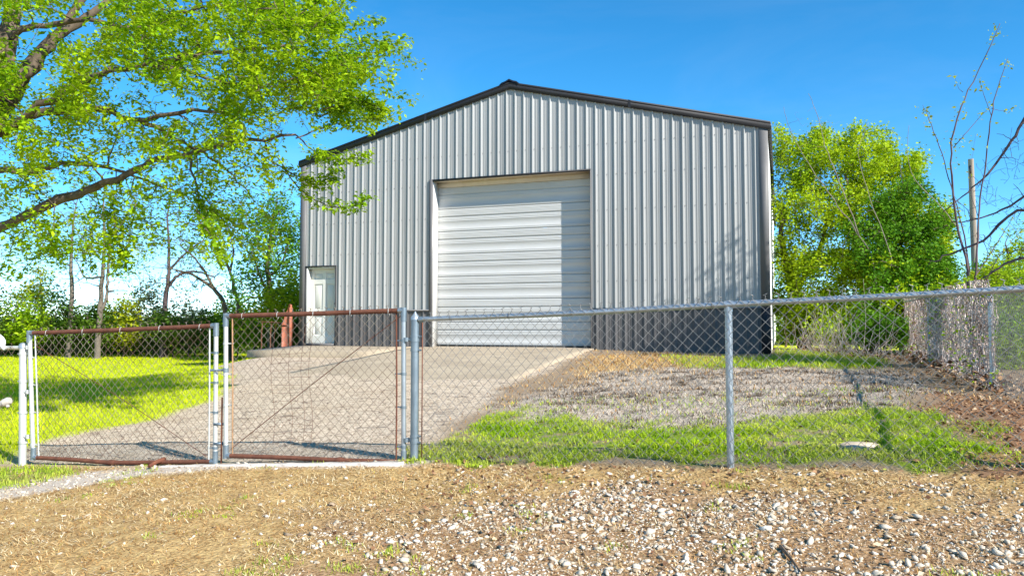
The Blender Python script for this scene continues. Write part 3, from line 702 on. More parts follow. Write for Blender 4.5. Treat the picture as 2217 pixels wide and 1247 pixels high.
# gates ---------------------------------------------------------------------------------
gdir = fdir(GA, GB)
def gate_pt(px, py):
    """point on the gate line's vertical plane"""
    u = (px - CX) / F_PX
    t = np.linspace(0, 1.0, 800); xs_ = GA[0] + (GBx - GA[0]) * t; ys_ = GA[1] + (GB[1] - GA[1]) * t
    k = np.argmin(np.abs(xs_ / ys_ - u)); return P(px, py, ys_[k])
def gate(label, tl, tr, bl, br, topmat, botmat, upl, upr, barl, barr, seed, hinge_right, bot_mid):
    TL, TR, BL, BR = [gate_pt(*p) for p in (tl, tr, bl, br)]
    o0 = (BR if hinge_right else BL).copy()
    t = thing("chain_link_gate", label, "gate", tuple(o0), 0, "pair of swing gates")
    d3 = (TR - TL) / np.linalg.norm(TR - TL)
    r = .0215
    g = Geo(); g.tube(smooth_line([TL, (TL + TR) / 2 - [0, 0, .004], TR], 14), r, 12); g.build("top_rail", topmat, t, True, org=o0)
    BM = gate_pt(*bot_mid)
    g = Geo(); g.tube(smooth_line([BL, (BL + BM) / 2 + [0, 0, .003], BM, (BM + BR) / 2, BR], 18), r, 12)
    g.tube([BM - d3 * .06, BM - d3 * .02, BM + d3 * .02], [r * 1.08, r * 1.35, r * 1.2], 10); g.build("bottom_rail", botmat, t, True, org=o0)
    for a, b, m_ in ((TL, BL, upl), (TR, BR, upr)):
        g = Geo(); g.tube([b - [0, 0, .0], a], r, 12); g.build("upright", m_, t, True, org=o0)
        for e, s_ in ((a, -1), (b, 1)):
            inw = d3 * (1 if a is TL else -1)
            g = Geo(); g.tube([e + [0, 0, s_ * .10], e + [0, 0, s_ * .02], e - [0, 0, s_ * .026]], r * 1.22, 12); g.tube([e, e + inw * .05], r * 1.2, 12); g.build("corner_elbow", M['galvd'], t, True, org=o0)
    fw = np.array([gdir[1], -gdir[0], 0]) * .004
    ins = .072
    g = Geo()
    mbl, mbr, mtl, mtr = BL + d3 * ins, BR - d3 * ins, TL + d3 * ins, TR - d3 * ins
    chain_mesh(g, mbl + fw, mbr + fw, mtl + [0, 0, .022] + fw, mtr + [0, 0, .022] + fw, .087, .0030, .028, slump=.012, seed=seed)
    tag(g.build("wire_mesh", M['wirer'], t, org=o0), kind="stuff")
    for a, b, m_ in ((mtl, mbl, barl), (mtr, mbr, barr)):
        g = Geo(); bow = np.array([0, -.008, 0]); g.tube(smooth_line([a - [0, 0, .005], (a + b) / 2 + bow + d3 * .006, b + [0, 0, .01]], 9), .0075, 6); g.build("tension_bar", m_, t, True, org=o0)
    for a, b, s_ in ((TL, BL, 1), (TR, BR, -1)):
        for f in (.2, .42, .64, .9):
            c_ = a + (b - a) * f; g = Geo(); g.tube([c_ - [0, 0, .012], c_ + [0, 0, .012]], r * 1.18, 12); g.tube([c_ + d3 * s_ * r, c_ + d3 * s_ * (ins + .012)], .006, 6); g.build("tension_band", M['galvw'] if a is TL else M['galvd'], t, True, org=o0)
    for f in np.linspace(.1, .92, 5):
        g = Geo(); p = TL + (TR - TL) * f
        g.tube([p + [0, -.03, -.03], p + [0, -.024, .01], p + [0, 0, .026], p + [0, .026, 0], p + [.01, 0, -.026], p + [.012, -.03, -.035]], .0026, 4)
        g.build("tie_wire", M['galvw'], t, org=o0)
    return t, TL, TR, BL, BR, d3, o0
gl_, TL, TR, BL, BR, d3, o0 = gate("left gate leaf, sagging chain link with rusty top and bottom rails", (64, 721), (468, 705), (72, 990), (466, 999), M['rust'], M['rust'], M['galvw'], M['galvw'], M['galvw'], M['galvw'], 3, False, (245, 1001))
g = Geo(); g.tube(smooth_line([TL + d3 * .06 - [0, 0, .12], (TL + BR) / 2 + [0, .02, -.03], BR - d3 * .10 + [0, 0, .05]], 10), .0035, 6); g.build("truss_rod", M['rustb'], gl_, True, org=o0)
drop = gate_pt(481, 860); db = gate_pt(479, 999)
g = Geo(); g.tube([drop, (drop + db) / 2, db - [0, 0, .03]], .008, 8); g.build("drop_rod", M['rustb'], gl_, True, org=o0)
for py in (918, 960):
    c_ = gate_pt(473, py); g = Geo(); g.box((-.045, -.012, -.012), (.045, .012, .012), (np.eye(3), c_)); g.build("rod_guide", M['galvd'], gl_, org=o0)
for py in (752, 848, 945):    # hinges to the left post
    c_ = gate_pt(60, py); g = Geo(); g.tube([c_ - [.075, 0, 0], c_ + [.01, 0, 0]], .012, 8); g.tube([c_ - [0, 0, .02], c_ + [0, 0, .02]], .02, 10); g.build("hinge", M['galvw'], gl_, True, org=o0)
gr_, TL, TR, BL, BR, d3, o0 = gate("right gate leaf, taller set, rusty top rail and tan tension bar, hung on big post", (489, 684), (874, 672), (489, 986), (874, 1000), M['rust'], M['rust'], M['galvw'], M['galv'], M['tanbar'], M['rustb'], 4, True, (740, 996))
g = Geo(); g.tube(smooth_line([BL + d3 * .05 + [0, 0, .06], (BL + TR) / 2 + [0, .02, .01], TR - d3 * .03 - [0, 0, .05]], 10), .0038, 6); g.build("truss_rod", M['rustb'], gr_, True, org=o0)
for py in (735, 952):
    c_ = gate_pt(880, py); pc = np.array([GBx, GB[1], c_[2]])
    g = Geo(); g.tube([c_ - [.02, 0, 0], pc - [.03, 0, 0]], .013, 8); g.tube([c_ - [0, 0, .018], c_ + [0, 0, .018]], .028, 10); g.tube([pc - [0, 0, .02], pc + [0, 0, .02]], .041, 12); g.build("hinge", M['galvd'], gr_, True, org=o0)
# fork latch between leaves
c_ = gate_pt(489, 801); g = Geo(); g.tube([c_ - d3 * .02, c_ - d3 * .17], .012, 8); g.tube([c_ - [0, 0, .02], c_ + [0, 0, .02]], .028, 10)
g.tube([c_ - d3 * .05 + [0, .03, 0], c_ - d3 * .15 + [0, .03, 0]], .008, 6); g.tube([c_ - d3 * .05 - [0, .03, 0], c_ - d3 * .15 - [0, .03, 0]], .008, 6)
g.build("fork_latch", M['galvd'], gr_, True, org=o0)
# loose woven-wire patch wired to the right leaf
g = Geo(); bk = np.array([0, .03, 0])
for px in (590, 628, 655, 672):
    g.tube(smooth_line([gate_pt(px + 6, 700) + bk, gate_pt(px - 6, 800) + bk, gate_pt(px + 3, 900) + bk, gate_pt(px - 1, 960) + bk], 10), .0016, 4, False)
for py in range(770, 965, 17):
    s_ = random.uniform(-4, 4); g.tube(smooth_line([gate_pt(586, py + s_) + bk, gate_pt(630, py - 4) + bk, gate_pt(672, py + s_ + random.uniform(-8, 6)) + bk], 8), .0014, 4, False)
tag(g.build("wire_patch", M['rustb'], gr_, org=o0), kind="stuff")

# left post + fence beyond it
lp_b = P(50, 996, GA[1]); lp_t = P(50, 748, GA[1]); og = lp_b.copy()
lf = thing("chain_link_fence", "short run of chain link fence left of the gates with whitish post", "fence", tuple(og))
g = Geo(); g.tube([lp_b - [0, 0, .25], lp_t], .036, 16); g.build("end_post", M['galvw'], lf, True, org=og)
g = Geo(); g.lathe([(.040, -.03), (.040, .0), (.03, .02), (.012, .03), (0, .032)], 14, tuple(lp_t)); g.build("post_cap", M['galv'], lf, True, org=og)
lq = lp_t + np.array([-2.6, .72, -.02]); rl = P(48, 753, GA[1]); rq = rl + np.array([-2.6, .72, -.02])
g = Geo(); g.tube(smooth_line([rl, rq], 6), .021, 12); g.build("top_rail", M['galvw'], lf, True, org=og)
g = Geo(); gz = ht(rq[0], rq[1]); g.tube([[rq[0], rq[1], gz - .2], rq], .027, 12); g.build("line_post", M['galv'], lf, True, org=og)
g = Geo(); chain_mesh(g, grd(rq), grd(rl - [.06, 0, 0]), rq + [0, -.02, .02], rl + [-.06, -.02, .02], .087, .0021, .03, seed=6); tag(g.build("wire_mesh", M['wirer'], lf, org=og), kind="stuff")
for py in (766, 825, 893, 957):
    zc_ = P(50, py, GA[1]); g = Geo(); clamp_band(g, zc_, .036, np.array([-gdir[0], -gdir[1], 0]), .024); g.build("tension_band", M['galvw'], lf, True, org=og)
# rounded white jug on the rail and pipe fitting at the left edge
c_ = P(-9, 744, GA[1] - .1)
jug = thing("plastic_jug", "white plastic jug hung over the fence rail at the far left", "jug", tuple(c_))
g = Geo(); pts = np.array([[-.16, 0, -.02], [-.10, 0, .03], [-.03, 0, .045], [.04, 0, .02], [.075, 0, -.03]]); g.tube(smooth_line(pts, 12), np.interp(np.linspace(0, 1, 12), [0, .2, .6, .85, 1], [.05, .075, .07, .045, .02]), 14); g.build("body", M['plastic'], jug, True)
g = Geo(); g.tube([[.07, 0, -.026], [.10, 0, -.055]], .022, 12); g.build("cap", M['plastic'], jug, True)
c_ = P(2, 872, 7.4)
pf = thing("pipe_fitting", "weathered grey pipe end poking in at the left edge", "pipe", tuple(c_))
g = Geo(); g.tube([[-.30, .0, -.05], [-.05, 0, -.02], [.02, 0, -.005], [.03, 0, 0]], [.03, .03, .03, .036], 12); g.tube([[.03, 0, 0], [.075, 0, .02], [.09, 0, .025]], [.038, .038, .030], 12); g.build("body", M['fitting'], pf, True)
g = Geo(); g.tube([[.06, 0, .01], [.075, -.01, -.04]], .016, 10); g.build("spout", M['fitting'], pf, True)
g = Geo(); g.tube([[-.28, 0, -.05], [-.28, .0, ht(c_[0] - .28, c_[1]) - c_[2] - .1]], .03, 12); g.build("standpipe", M['fitting'], pf, True)

# side fence on the right
sa = P(2143, 634, 9.45); sb_ = P(2010, 642, 14.4)
sdir = fdir(sa[:2], sb_[:2])
near = np.array([*F3]); farp = sb_[:2] + sdir * 5.2
so = np.array([sa[0], sa[1], ht(sa[0], sa[1])])
sf = thing("chain_link_fence", "side chain link fence running back along the right edge under vines", "fence", tuple(so))
SP = [np.array([near[0], near[1], r2[2]]), sa, sb_, np.array([*farp, sb_[2] + .02])]
g = Geo(); g.tube(smooth_line(SP, 20), .021, 10); g.build("top_rail", M['galv'], sf, True, org=so)
for k, p in enumerate(SP[1:]):
    g = Geo(); g.tube([[p[0], p[1], ht(p[0], p[1]) - .2], p], .029, 12); g.build("line_post", M['galv'] if k == 0 else M['galvd'], sf, True, org=so)
g = Geo()
for a, b in zip(SP[:2], SP[1:3]):
    chain_mesh(g, grd(a), grd(b), a + lift, b + lift, .087, .0021, .04, seed=8)
tag(g.build("wire_mesh", M['wire'], sf, org=so), kind="stuff")
g = Geo(); chain_mesh(g, grd(SP[2]), grd(SP[3]), SP[2] + lift, SP[3] + lift, .087, .0016, .04, seed=9)
tag(g.build("wire_mesh", M['rustb'], sf, org=so), kind="stuff")

# rusty steel stand at the shed's left corner
q0 = S(-.32, .15); c_ = np.array([q0[0], q0[1], FLOOR - .2])
rs = thing("steel_stand", "red oxide steel stand with tapered upright beside the shed corner", "stand", tuple(c_), shed_rz)
g = Geo(); z0, h1, h2 = 0, .78, 1.18
prof = [(-.16, 0), (.10, 0), (.10, h2 + .12), (.06, h2 + .14), (.02, h2 - .02), (-.05, h2 - .1), (-.12, h1 + .05), (-.16, h1 - .02)]
n = len(prof); v = [(x, -.04, z) for x, z in prof] + [(x, .04, z) for x, z in prof]
q = [(k, (k + 1) % n, n + (k + 1) % n, n + k) for k in range(n)]; tr = [(0, k, k + 1) for k in range(1, n - 1)] + [(n, n + k + 1, n + k) for k in range(1, n - 1)]
g.add(v, q, tr); g.build("upright", M['redox'], rs)
g = Geo(); g.box((-.13, -.052, h1 - .06), (.06, -.038, h1 - .03)); g.build("slot_lip", M['rustb'], rs)
g = Geo(); g.box((.075, -.055, 0), (.115, .055, h2 + .05)); g.build("edge_flange", M['redox'], rs)
for dx in (-.62, -.92):
    g = Geo(); g.tube([(dx, .1, -.35), (dx - .015, .1, .5), (dx + .02, .1, .86)], .016, 8); g.build("rod_leg", M['rust'], rs, True)
g = Geo(); g.tube([(-.95, .1, .84), (-.1, .06, .80)], .014, 8); g.build("cross_rod", M['rust'], rs, True)

# rusty scrap pipe on the drive
a_, b_ = G(322, 1019), G(356, 1007); a3 = np.array([*a_, ht(*a_) + .03]); b3 = np.array([*b_, ht(*b_) + .05])
g = Geo(); g.tube([a3, (a3 + b3) / 2 + [0, 0, .01], b3], [.016, .02, .024], 8); o = g.build("scrap_pipe", M['rustb'], None, True, org=a3); tag(o, "short rusty scrap pipe lying across the gate threshold", "pipe")
# utility pole
up = P(2103, 345, 38.0); gz = ht(up[0], up[1])
pole = thing("utility_pole", "weathered wooden utility pole behind the sapling on the right", "pole", (up[0], up[1], gz))
g = Geo(); g.tube([(0, 0, -.5), (.02, 0, 3), (-.03, 0, up[2] - gz)], [.17, .16, .13], 14); g.build("shaft", M['pole'], pole, True)
g = Geo(); g.box((-.16, -.14, up[2] - gz - .75), (-.10, -.04, up[2] - gz - .35)); g.build("pole_bracket", M['black'], pole)

# ------------------------------------------------------------------ vegetation builders
def rand_unit(n): v = RNG.normal(size=(n, 3)); return v / np.linalg.norm(v, axis=1)[:, None]
def leaf_geo(pos, L, wr=.5, up=.6, droop=.2, tdir=None):
    """folded two-triangle leaves"""
    n = len(pos); L = np.broadcast_to(np.asarray(L, float), (n,)) * RNG.uniform(.55, 1.45, n)
    t = rand_unit(n); t[:, 2] = t[:, 2] * .5 - droop
    if tdir is not None: t = t * .8 + tdir
    t /= np.linalg.norm(t, axis=1)[:, None]
    nr = rand_unit(n) * (1 - up) + np.array([0, 0, 1.0]) * up
    b = np.cross(nr, t); b /= np.linalg.norm(b, axis=1)[:, None] + 1e-9; nr = np.cross(t, b)
    W = L * wr * .5
    base = pos; tip = pos + t * L[:, None]; mid = pos + t * (L * .45)[:, None] + nr * (L * .10)[:, None]
    l = mid + b * W[:, None]; r = mid - b * W[:, None]
    V = np.stack([base, l, tip, r], 1).reshape(-1, 3); k = np.arange(n)[:, None] * 4
    T = np.concatenate([k + [[0, 2, 1]], k + [[0, 3, 2]]], 1).reshape(-1, 3)
    return V, T

class Net:
    def __init__(s): s.p = np.zeros((60000, 3)); s.r = np.zeros(60000); s.n = 0; s.g = Geo(); s.leafpos = []; s.leafdir = []
    def _nodes(s, pts, rr):
        k = len(pts); s.p[s.n:s.n + k] = pts; s.r[s.n:s.n + k] = rr; s.n += k
    def limb(s, pts, r0, r1, n=16, sides=8, jit=.0, nodes=True, skip=0):
        c = smooth_line(pts, n)
        L = np.linalg.norm(np.diff(c, axis=0), axis=1).mean()
        if jit: c[1:-1] += RNG.normal(size=(n - 2, 3)) * jit * L
        rr = np.linspace(r0, r1, n) * (1 + .06 * RNG.normal(size=n)); s.g.tube(c, rr, sides)
        if nodes: s._nodes(c[skip:], rr[skip:])
        return c
    def reach(s, tgt, kr=.011, rmin=.004, k=6, sides=4, jit=.07, lift=.08, leaves=0, spread=.1, t0=.3, nodes=True, bias=None):
        P_ = s.p[:s.n]; d = np.linalg.norm(P_ - tgt, axis=1)
        c = d if bias is None else d + bias * np.maximum(P_[:, 2] - tgt[2], 0)
        i = int(np.argmin(c)); a = P_[i]; L = d[i]
        if L < .02: return
        mid = (a + tgt) / 2 + np.array([0, 0, lift * L]) + RNG.normal(size=3) * jit * L
        u = np.linspace(0, 1, k)[:, None]
        pts = a * (1 - u) ** 2 + 2 * mid * u * (1 - u) + tgt * u * u
        pts[1:-1] += RNG.normal(size=(k - 2, 3)) * jit * L * .22
        r0 = min(s.r[i] * .75, rmin + kr * L)
        rr = np.linspace(r0, max(rmin * .6, r0 * .25), k); s.g.tube(pts, rr, sides, False)
        if nodes: s._nodes(pts[1:], rr[1:])
        if leaves:
            w = t0 + (1 - t0) * RNG.uniform(0, 1, leaves) ** .8
            q = np.stack([np.interp(w, u[:, 0], pts[:, c_]) for c_ in range(3)], -1) + RNG.normal(size=(leaves, 3)) * spread
            s.leafpos.append(q)
    def leaves(s, name, mat, parent, org, size, per=1, wr=.5, up=.5, droop=.25, cl=.03):
        if not s.leafpos: return
        p = np.concatenate(s.leafpos)
        if per > 1: p = np.repeat(p, per, 0) + RNG.normal(size=(len(p) * per, 3)) * cl
        V, T = leaf_geo(p, size, wr, up, droop); g = Geo(); g.add(V, None, T)
        return g.build(name, mat, parent, org=org)

def in_poly_px(poly, x, y): return sdist(np.array(poly, float), np.array(x, float), np.array(y, float)) > 0

# ------------------------------------------------------------------ the big tree on the left
tb = np.array([-9.1, 11.6]); tz = ht(*tb); torg = np.array([tb[0], tb[1], tz])
big = thing("shade_tree", "big spring green shade tree overhanging from the left in front of the shed", "tree", tuple(torg))
N = Net()
fork = np.array([-8.75, 11.4, CAM_Z + 1.25])
trunk = Geo(); trunk.tube(smooth_line([[tb[0], tb[1], tz - .3], [tb[0] + .05, tb[1], tz + .5], fork - [.1, 0, .3], fork], 12), np.array([.48, .40, .35, .33, .32, .31, .30, .30, .295, .29, .29, .28]), 14)
def px_line(*a): return [P(*q) for q in a]
N.limb([fork - [0, 0, .5]] + px_line((-60, 515, 11.1), (0, 490, 11), (130, 435, 10.7), (200, 405, 10.6), (280, 380, 10.4), (330, 350, 10.3), (420, 330, 10.1), (530, 308, 9.9), (640, 292, 9.7)), .088, .014, 30, 8, .10)
N.limb([fork - [0, 0, .1]] + px_line((-50, 395, 11.2), (0, 370, 11.2), (70, 372, 11.4), (140, 358, 11.5), (230, 362, 11.7), (300, 385, 11.8), (400, 420, 12)), .070, .010, 26, 7, .10)
N.limb([fork] + px_line((-40, 305, 11), (0, 285, 11), (80, 250, 10.9), (200, 238, 10.7), (300, 260, 10.6), (420, 242, 10.3), (540, 262, 10.1)), .095, .012, 28, 8, .10)
N.limb([fork + [0, 0, .2]] + px_line((-60, 260, 11.4), (0, 200, 11.4), (60, 160, 11.5), (110, 90, 11.6), (170, 50, 11.8), (235, 0, 12), (320, -90, 12.3), (400, -230, 12.6)), .125, .03, 30, 8, .08)
N.limb([fork + [0, 0, .1]] + px_line((-40, 300, 10.8), (20, 270, 10.6), (130, 210, 10.3), (230, 160, 10.1), (330, 142, 10), (430, 165, 9.8), (560, 190, 9.6)), .085, .010, 28, 7, .10)
N.limb(px_line((20, 150, 11.3), (25, 80, 11.3), (60, 60, 11.3), (130, 50, 11.2), (200, 46, 11.1), (300, 58, 10.9), (370, 35, 10.7), (470, 15, 10.5), (600, 20, 10.3)), .06, .012, 26, 7, .08)
N.limb([fork + [0, 0, .3]] + px_line((-25, 260, 11.8), (5, 130, 11.9), (30, 0, 12), (60, -180, 12.2), (60, -420, 12.4)), .20, .06, 20, 9, .05)
N.limb(px_line((330, 140, 10), (420, 120, 10.3), (540, 110, 10.6), (650, 90, 10.8), (740, 70, 11)), .035, .008, 18, 6, .1)
N.limb(px_line((300, 258, 10.6), (380, 300, 11.2), (470, 350, 11.8), (540, 420, 12.2)), .035, .008, 18, 6, .1)
# limbs that leave the frame, for the crown's other half
for e in ([-12.5, 13.5, 5.5], [-13, 10, 6], [-11, 8, 5.5], [-9.5, 14.5, 7.5], [-8.2, 11.5, 9.5], [-6, 12.5, 8.3], [-10, 10, 9], [-7.2, 8.6, 6.5]):
    N.limb([fork, fork * .55 + np.array(e) * .45 + [0, 0, .5], np.array(e)], .16, .02, 16, 7, .08)
crown_px = [(-420, -420), (560, -300), (730, -60), (780, 80), (770, 160), (730, 235), (690, 280), (650, 330), (610, 380), (610, 450), (530, 500), (430, 585), (330, 560), (210, 580), (80, 560), (-60, 600), (-420, 560)]
def sample_crown(n, dlo, dhi, poly):
    out = []
    while len(out) < n:
        x = RNG.uniform(-420, 870, 4 * n); y = RNG.uniform(-420, 610, 4 * n)
        k = in_poly_px(poly, x, y); x, y = x[k], y[k]
        vis = (x > -30) & (y > -30); keep = RNG.uniform(size=len(x)) < np.where(vis, 1, .4)
        gap = fbm(x / 85, y / 60, 41, 3); keep &= RNG.uniform(size=len(x)) < np.clip(.36 + gap * 4.6 + np.clip((x - 250) / 500, -.15, .55) , .02, 1)
        low = np.clip((y - 290) / 200, 0, 1); keep &= RNG.uniform(size=len(x)) > low * np.where(x < 420, .93, .80); keep &= ~((x > 540) & (y > 235) & (RNG.uniform(size=len(x)) < .82))
        for a, b in zip(x[keep], y[keep]):
            d = RNG.uniform(dlo, dhi)
            out.append(P(a, b, d))
    return np.array(out[:n])
sec = sample_crown(190, 9.0, 13.2, crown_px)
sec = sec[np.argsort(np.linalg.norm(sec - fork, axis=1))]
for t_ in sec: N.reach(t_, .014, .008, 8, 5, .08, .10, leaves=10, spread=.09, t0=.35)
tw = sample_crown(1500, 8.8, 13.4, crown_px)
tw = tw[np.argsort(np.linalg.norm(tw - fork, axis=1))]
for t_ in tw: N.reach(t_, .010, .006, 5, 3, .10, .04, leaves=6, spread=.07, t0=.25, nodes=RNG.uniform() < .5)
for k in range(420):     # bare dark twigs through the lower crown
    q = P(RNG.uniform(-20, 620), RNG.uniform(180, 560), RNG.uniform(9.2, 13)); N.reach(q, .008, .0045, 7, 3, .14, -.06, leaves=3, spread=.06, t0=.6, nodes=RNG.uniform() < .6)
# hanging sprays in front of the shed
for pts in (((640, 292, 9.7), (690, 335, 9.8), (740, 345, 9.9), (800, 338, 10)), ((560, 330, 10), (640, 380, 10.1), (700, 395, 10.1), (730, 375, 10.1)),
            ((600, 340, 10.1), (650, 410, 10.2), (710, 445, 10.3), (760, 445, 10.3), (800, 428, 10.3)), ((640, 300, 9.9), (720, 270, 10), (790, 262, 10), (850, 250, 10.1)),
            ((560, 190, 9.6), (700, 150, 9.8), (790, 120, 9.9), (862, 102, 10)), ((560, 190, 9.6), (680, 190, 9.8), (780, 215, 9.9), (826, 238, 10))):
    c_ = N.limb(px_line(*pts), .012, .003, 22, 4, .1)
    for p in c_[4:]:
        N.leafpos.append(p + RNG.normal(size=(5, 3)) * .05)
edge = [(560, 60), (640, 30), (700, 90), (690, 140), (650, 200), (680, 230), (640, 270), (600, 310), (560, 370), (430, 440), (250, 450), (100, 470)]
for k in range(95):
    e = edge[RNG.integers(len(edge))]; a = np.array(e, float) + RNG.normal(size=2) * 28
    vv = a - np.array([230., 180.]); vv /= np.linalg.norm(vv); vv = vv + np.array([.15, .12]) + RNG.normal(size=2) * .35; vv /= np.linalg.norm(vv)
    ln = RNG.uniform(90, 190) * (1.0 if e[0] > 450 else .7); dp = RNG.uniform(9.2, 12.8)
    b = a + vv * ln * .55 + RNG.normal(size=2) * 8; c2 = a + vv * ln + np.array([0, 14]) + RNG.normal(size=2) * 10
    if c2[0] > 600 and c2[1] > 290: continue
    c_ = N.limb(px_line((a[0], a[1], dp), (b[0], b[1], dp), (c2[0], c2[1], dp)), .009, .003, 16, 3, .1, nodes=False)
    for p in c_[3:]: N.leafpos.append(p + RNG.normal(size=(3, 3)) * .045)
tg = trunk; tg.build("trunk", M['bark'], big, True, org=torg)
N.g.build("branches", M['bark'], big, True, 180, org=torg)
N.leaves("crown", M['leaf1'], big, torg, .070, per=5, wr=.55, up=.62, droop=.15, cl=.034)

# ------------------------------------------------------------------ trees and shrubs behind
def tree(name, label, cat, stems, targets, bark, leafmat, leaf, per, nsec, ntw, lv, spread, group=None, kr=.009, lift=.12, cl=.06, wr=.5, twkeep=.4):
    """stems: list of (points, r0, r1); targets: function(n)->points"""
    o = np.array(stems[0][0][0], float); o[2] = ht(o[0], o[1])
    t = thing(name, label, cat, tuple(o), 0, group)
    n = Net()
    for k, (pts, r0, r1) in enumerate(stems):
        pts = [np.array(p, float) for p in pts]
        if k == 0:
            tk = Geo(); c = smooth_line(pts, 16); c[1:-1] += RNG.normal(size=(14, 3)) * .012
            tip = c[-1] + (c[-1] - c[-4]) * 1.1 + RNG.normal(size=3) * .12; c = np.vstack([c, c[-1] * .5 + tip * .5 + RNG.normal(size=3) * .06, tip])
            rt = np.concatenate([np.linspace(r0, r1 * .6, 16), [r1 * .35, .012]]); tk.tube(c, rt, 9); n._nodes(c[5:], rt[5:]); tk.build("trunk", bark, t, True, org=o)
        else: n.limb(pts, r0, r1, 16, 6, .08)
    S_ = targets(nsec); S_ = S_[np.argsort(np.linalg.norm(S_ - o, axis=1))]
    for q in S_: n.reach(q, kr * 1.5, .016, 7, 5, .09, lift, leaves=max(0, lv // 3), spread=spread, t0=.4, bias=.4)
    if ntw:
        T_ = targets(ntw); T_ = T_[np.argsort(np.linalg.norm(T_ - o, axis=1))]
        for q in T_: n.reach(q, kr * 1.2, .015, 5, 3, .10, .05, leaves=lv, spread=spread, t0=.3, nodes=RNG.uniform() < twkeep)
    tag(n.g.build("branches", bark, t, True, 180, org=o), kind="stuff")
    if lv: n.leaves("crown", leafmat, t, o, leaf, per=per, wr=wr, up=.45, droop=.1, cl=cl)
    return t
def blobs(*bl):
    """target sampler: (px,py,depth,rx_px,ry_px,rdepth) ellipsoids, points pushed to the outside"""
    wts = np.array([b[3] * b[4] for b in bl], float); wts /= wts.sum()
    def f(n):
        out = []
        for k in RNG.choice(len(bl), n, p=wts):
            px, py, d, rx, ry, rd = bl[k]; u = rand_unit(1)[0] * RNG.uniform(.12, 1.0) ** .5 * (1.0 if RNG.uniform() < .86 else RNG.uniform(1.0, 1.4))
            out.append(P(px + u[0] * rx, py - u[2] * ry, d + u[1] * rd))
        return np.array(out)
    return f
def gpt(px, depth, dz=-.2):
    x = (px - CX) / F_PX * depth; return np.array([x, depth, ht(x, depth) + dz])
TG = "trees behind the left lawn"
tree("woodland_tree", "slim green-barked tree, leftmost trunk behind the left lawn", "tree",
     [([gpt(150, 31), P(155, 640, 31), P(154, 560, 31), P(160, 470, 31)], .11, .06)], blobs((150, 500, 31, 110, 90, 2.2), (60, 530, 31, 80, 70, 2)), M['barkt'], M['leaf7'], .11, 1, 26, 170, 4, .20, TG)
tree("woodland_tree", "twin-stemmed grey tree behind the left lawn", "tree",
     [([gpt(213, 30), P(216, 690, 30), P(220, 610, 30), P(226, 540, 30), P(224, 450, 30)], .125, .06), ([P(216, 680, 30), P(231, 640, 30), P(233, 590, 30), P(238, 520, 30)], .07, .04), ([P(220, 600, 30), P(185, 600, 30.3), P(165, 565, 30.5)], .05, .02)],
     blobs((230, 500, 30, 120, 90, 2), (195, 570, 30, 80, 60, 1.5), (270, 590, 30, 70, 50, 1.5)), M['barkt'], M['leaf7'], .10, 1, 34, 260, 2, .16, TG)
tree("woodland_tree", "dark bare-limbed tree with spreading twigs behind the left gate", "tree",
     [([gpt(353, 31), P(357, 670, 31), P(363, 610, 31), P(366, 560, 31), P(362, 470, 31)], .125, .06), ([P(364, 620, 31), P(385, 597, 31), P(420, 588, 31), P(465, 600, 31)], .07, .03), ([P(366, 585, 31), P(400, 550, 31), P(440, 520, 31)], .06, .02)],
     blobs((360, 500, 31, 110, 90, 2), (430, 560, 31, 90, 60, 1.5), (315, 580, 31, 70, 60, 1.4), (400, 620, 31, 70, 40, 1.3)), M['barkd'], M['leaf7'], .11, 1, 40, 330, 2, .15, TG)
tree("woodland_tree", "arching leaning tree bowed left over the hedge", "tree",
     [([gpt(500, 29), P(487, 668, 29), P(470, 635, 29), P(440, 608, 29), P(405, 590, 29), P(370, 582, 29)], .11, .04), ([P(520, 690, 29.2), P(512, 640, 29.2), P(498, 590, 29.2), P(475, 540, 29.2), P(450, 490, 29.2)], .085, .025), ([P(498, 590, 29.2), P(505, 540, 29.2), P(490, 480, 29.2)], .05, .02), ([P(470, 635, 29), P(430, 570, 29), P(390, 530, 29)], .06, .02)],
     blobs((440, 530, 29, 100, 60, 1.5), (500, 500, 29, 80, 60, 1.5), (410, 590, 29, 60, 40, 1.2)), M['bark'], M['leaf7'], .10, 1, 26, 210, 2, .15, TG)
tree("leafy_tree", "full leafy green tree just left of the shed corner", "tree",
     [([gpt(590, 27), P(585, 640, 27), P(580, 560, 27), P(590, 480, 27)], .14, .06), ([P(585, 640, 27), P(560, 590, 27), P(545, 530, 27)], .06, .02), ([P(583, 600, 27), P(615, 560, 27), P(630, 490, 27)], .05, .02)],
     blobs((590, 560, 27, 75, 80, 1.6), (560, 470, 27, 85, 60, 1.6), (610, 640, 27, 60, 60, 1.4), (530, 620, 27, 40, 50, 1.2), (640, 520, 27.5, 50, 100, 1.5)), M['bark'], M['leaf6'], .11, 2, 30, 330, 16, .17, TG)
tree("leafy_bush", "yellow-green flowering bush tucked against the shed corner", "bush",
     [([gpt(612, 25), P(612, 710, 25), P(610, 660, 25)], .06, .03)], blobs((608, 648, 25, 45, 42, .9), (590, 680, 25, 40, 30, .8), (640, 630, 25.2, 25, 40, .8)), M['bark'], M['leaf4'], .11, 2, 14, 120, 14, .12)
tree("leafy_bush", "sunlit yellow tree top above the left end of the hedge", "bush",
     [([gpt(90, 33), P(90, 680, 33), P(88, 620, 33)], .08, .04)], blobs((88, 605, 33, 38, 34, 1), (60, 640, 33, 40, 30, 1)), M['barkl'], M['leaf4'], .13, 2, 12, 80, 9, .16)
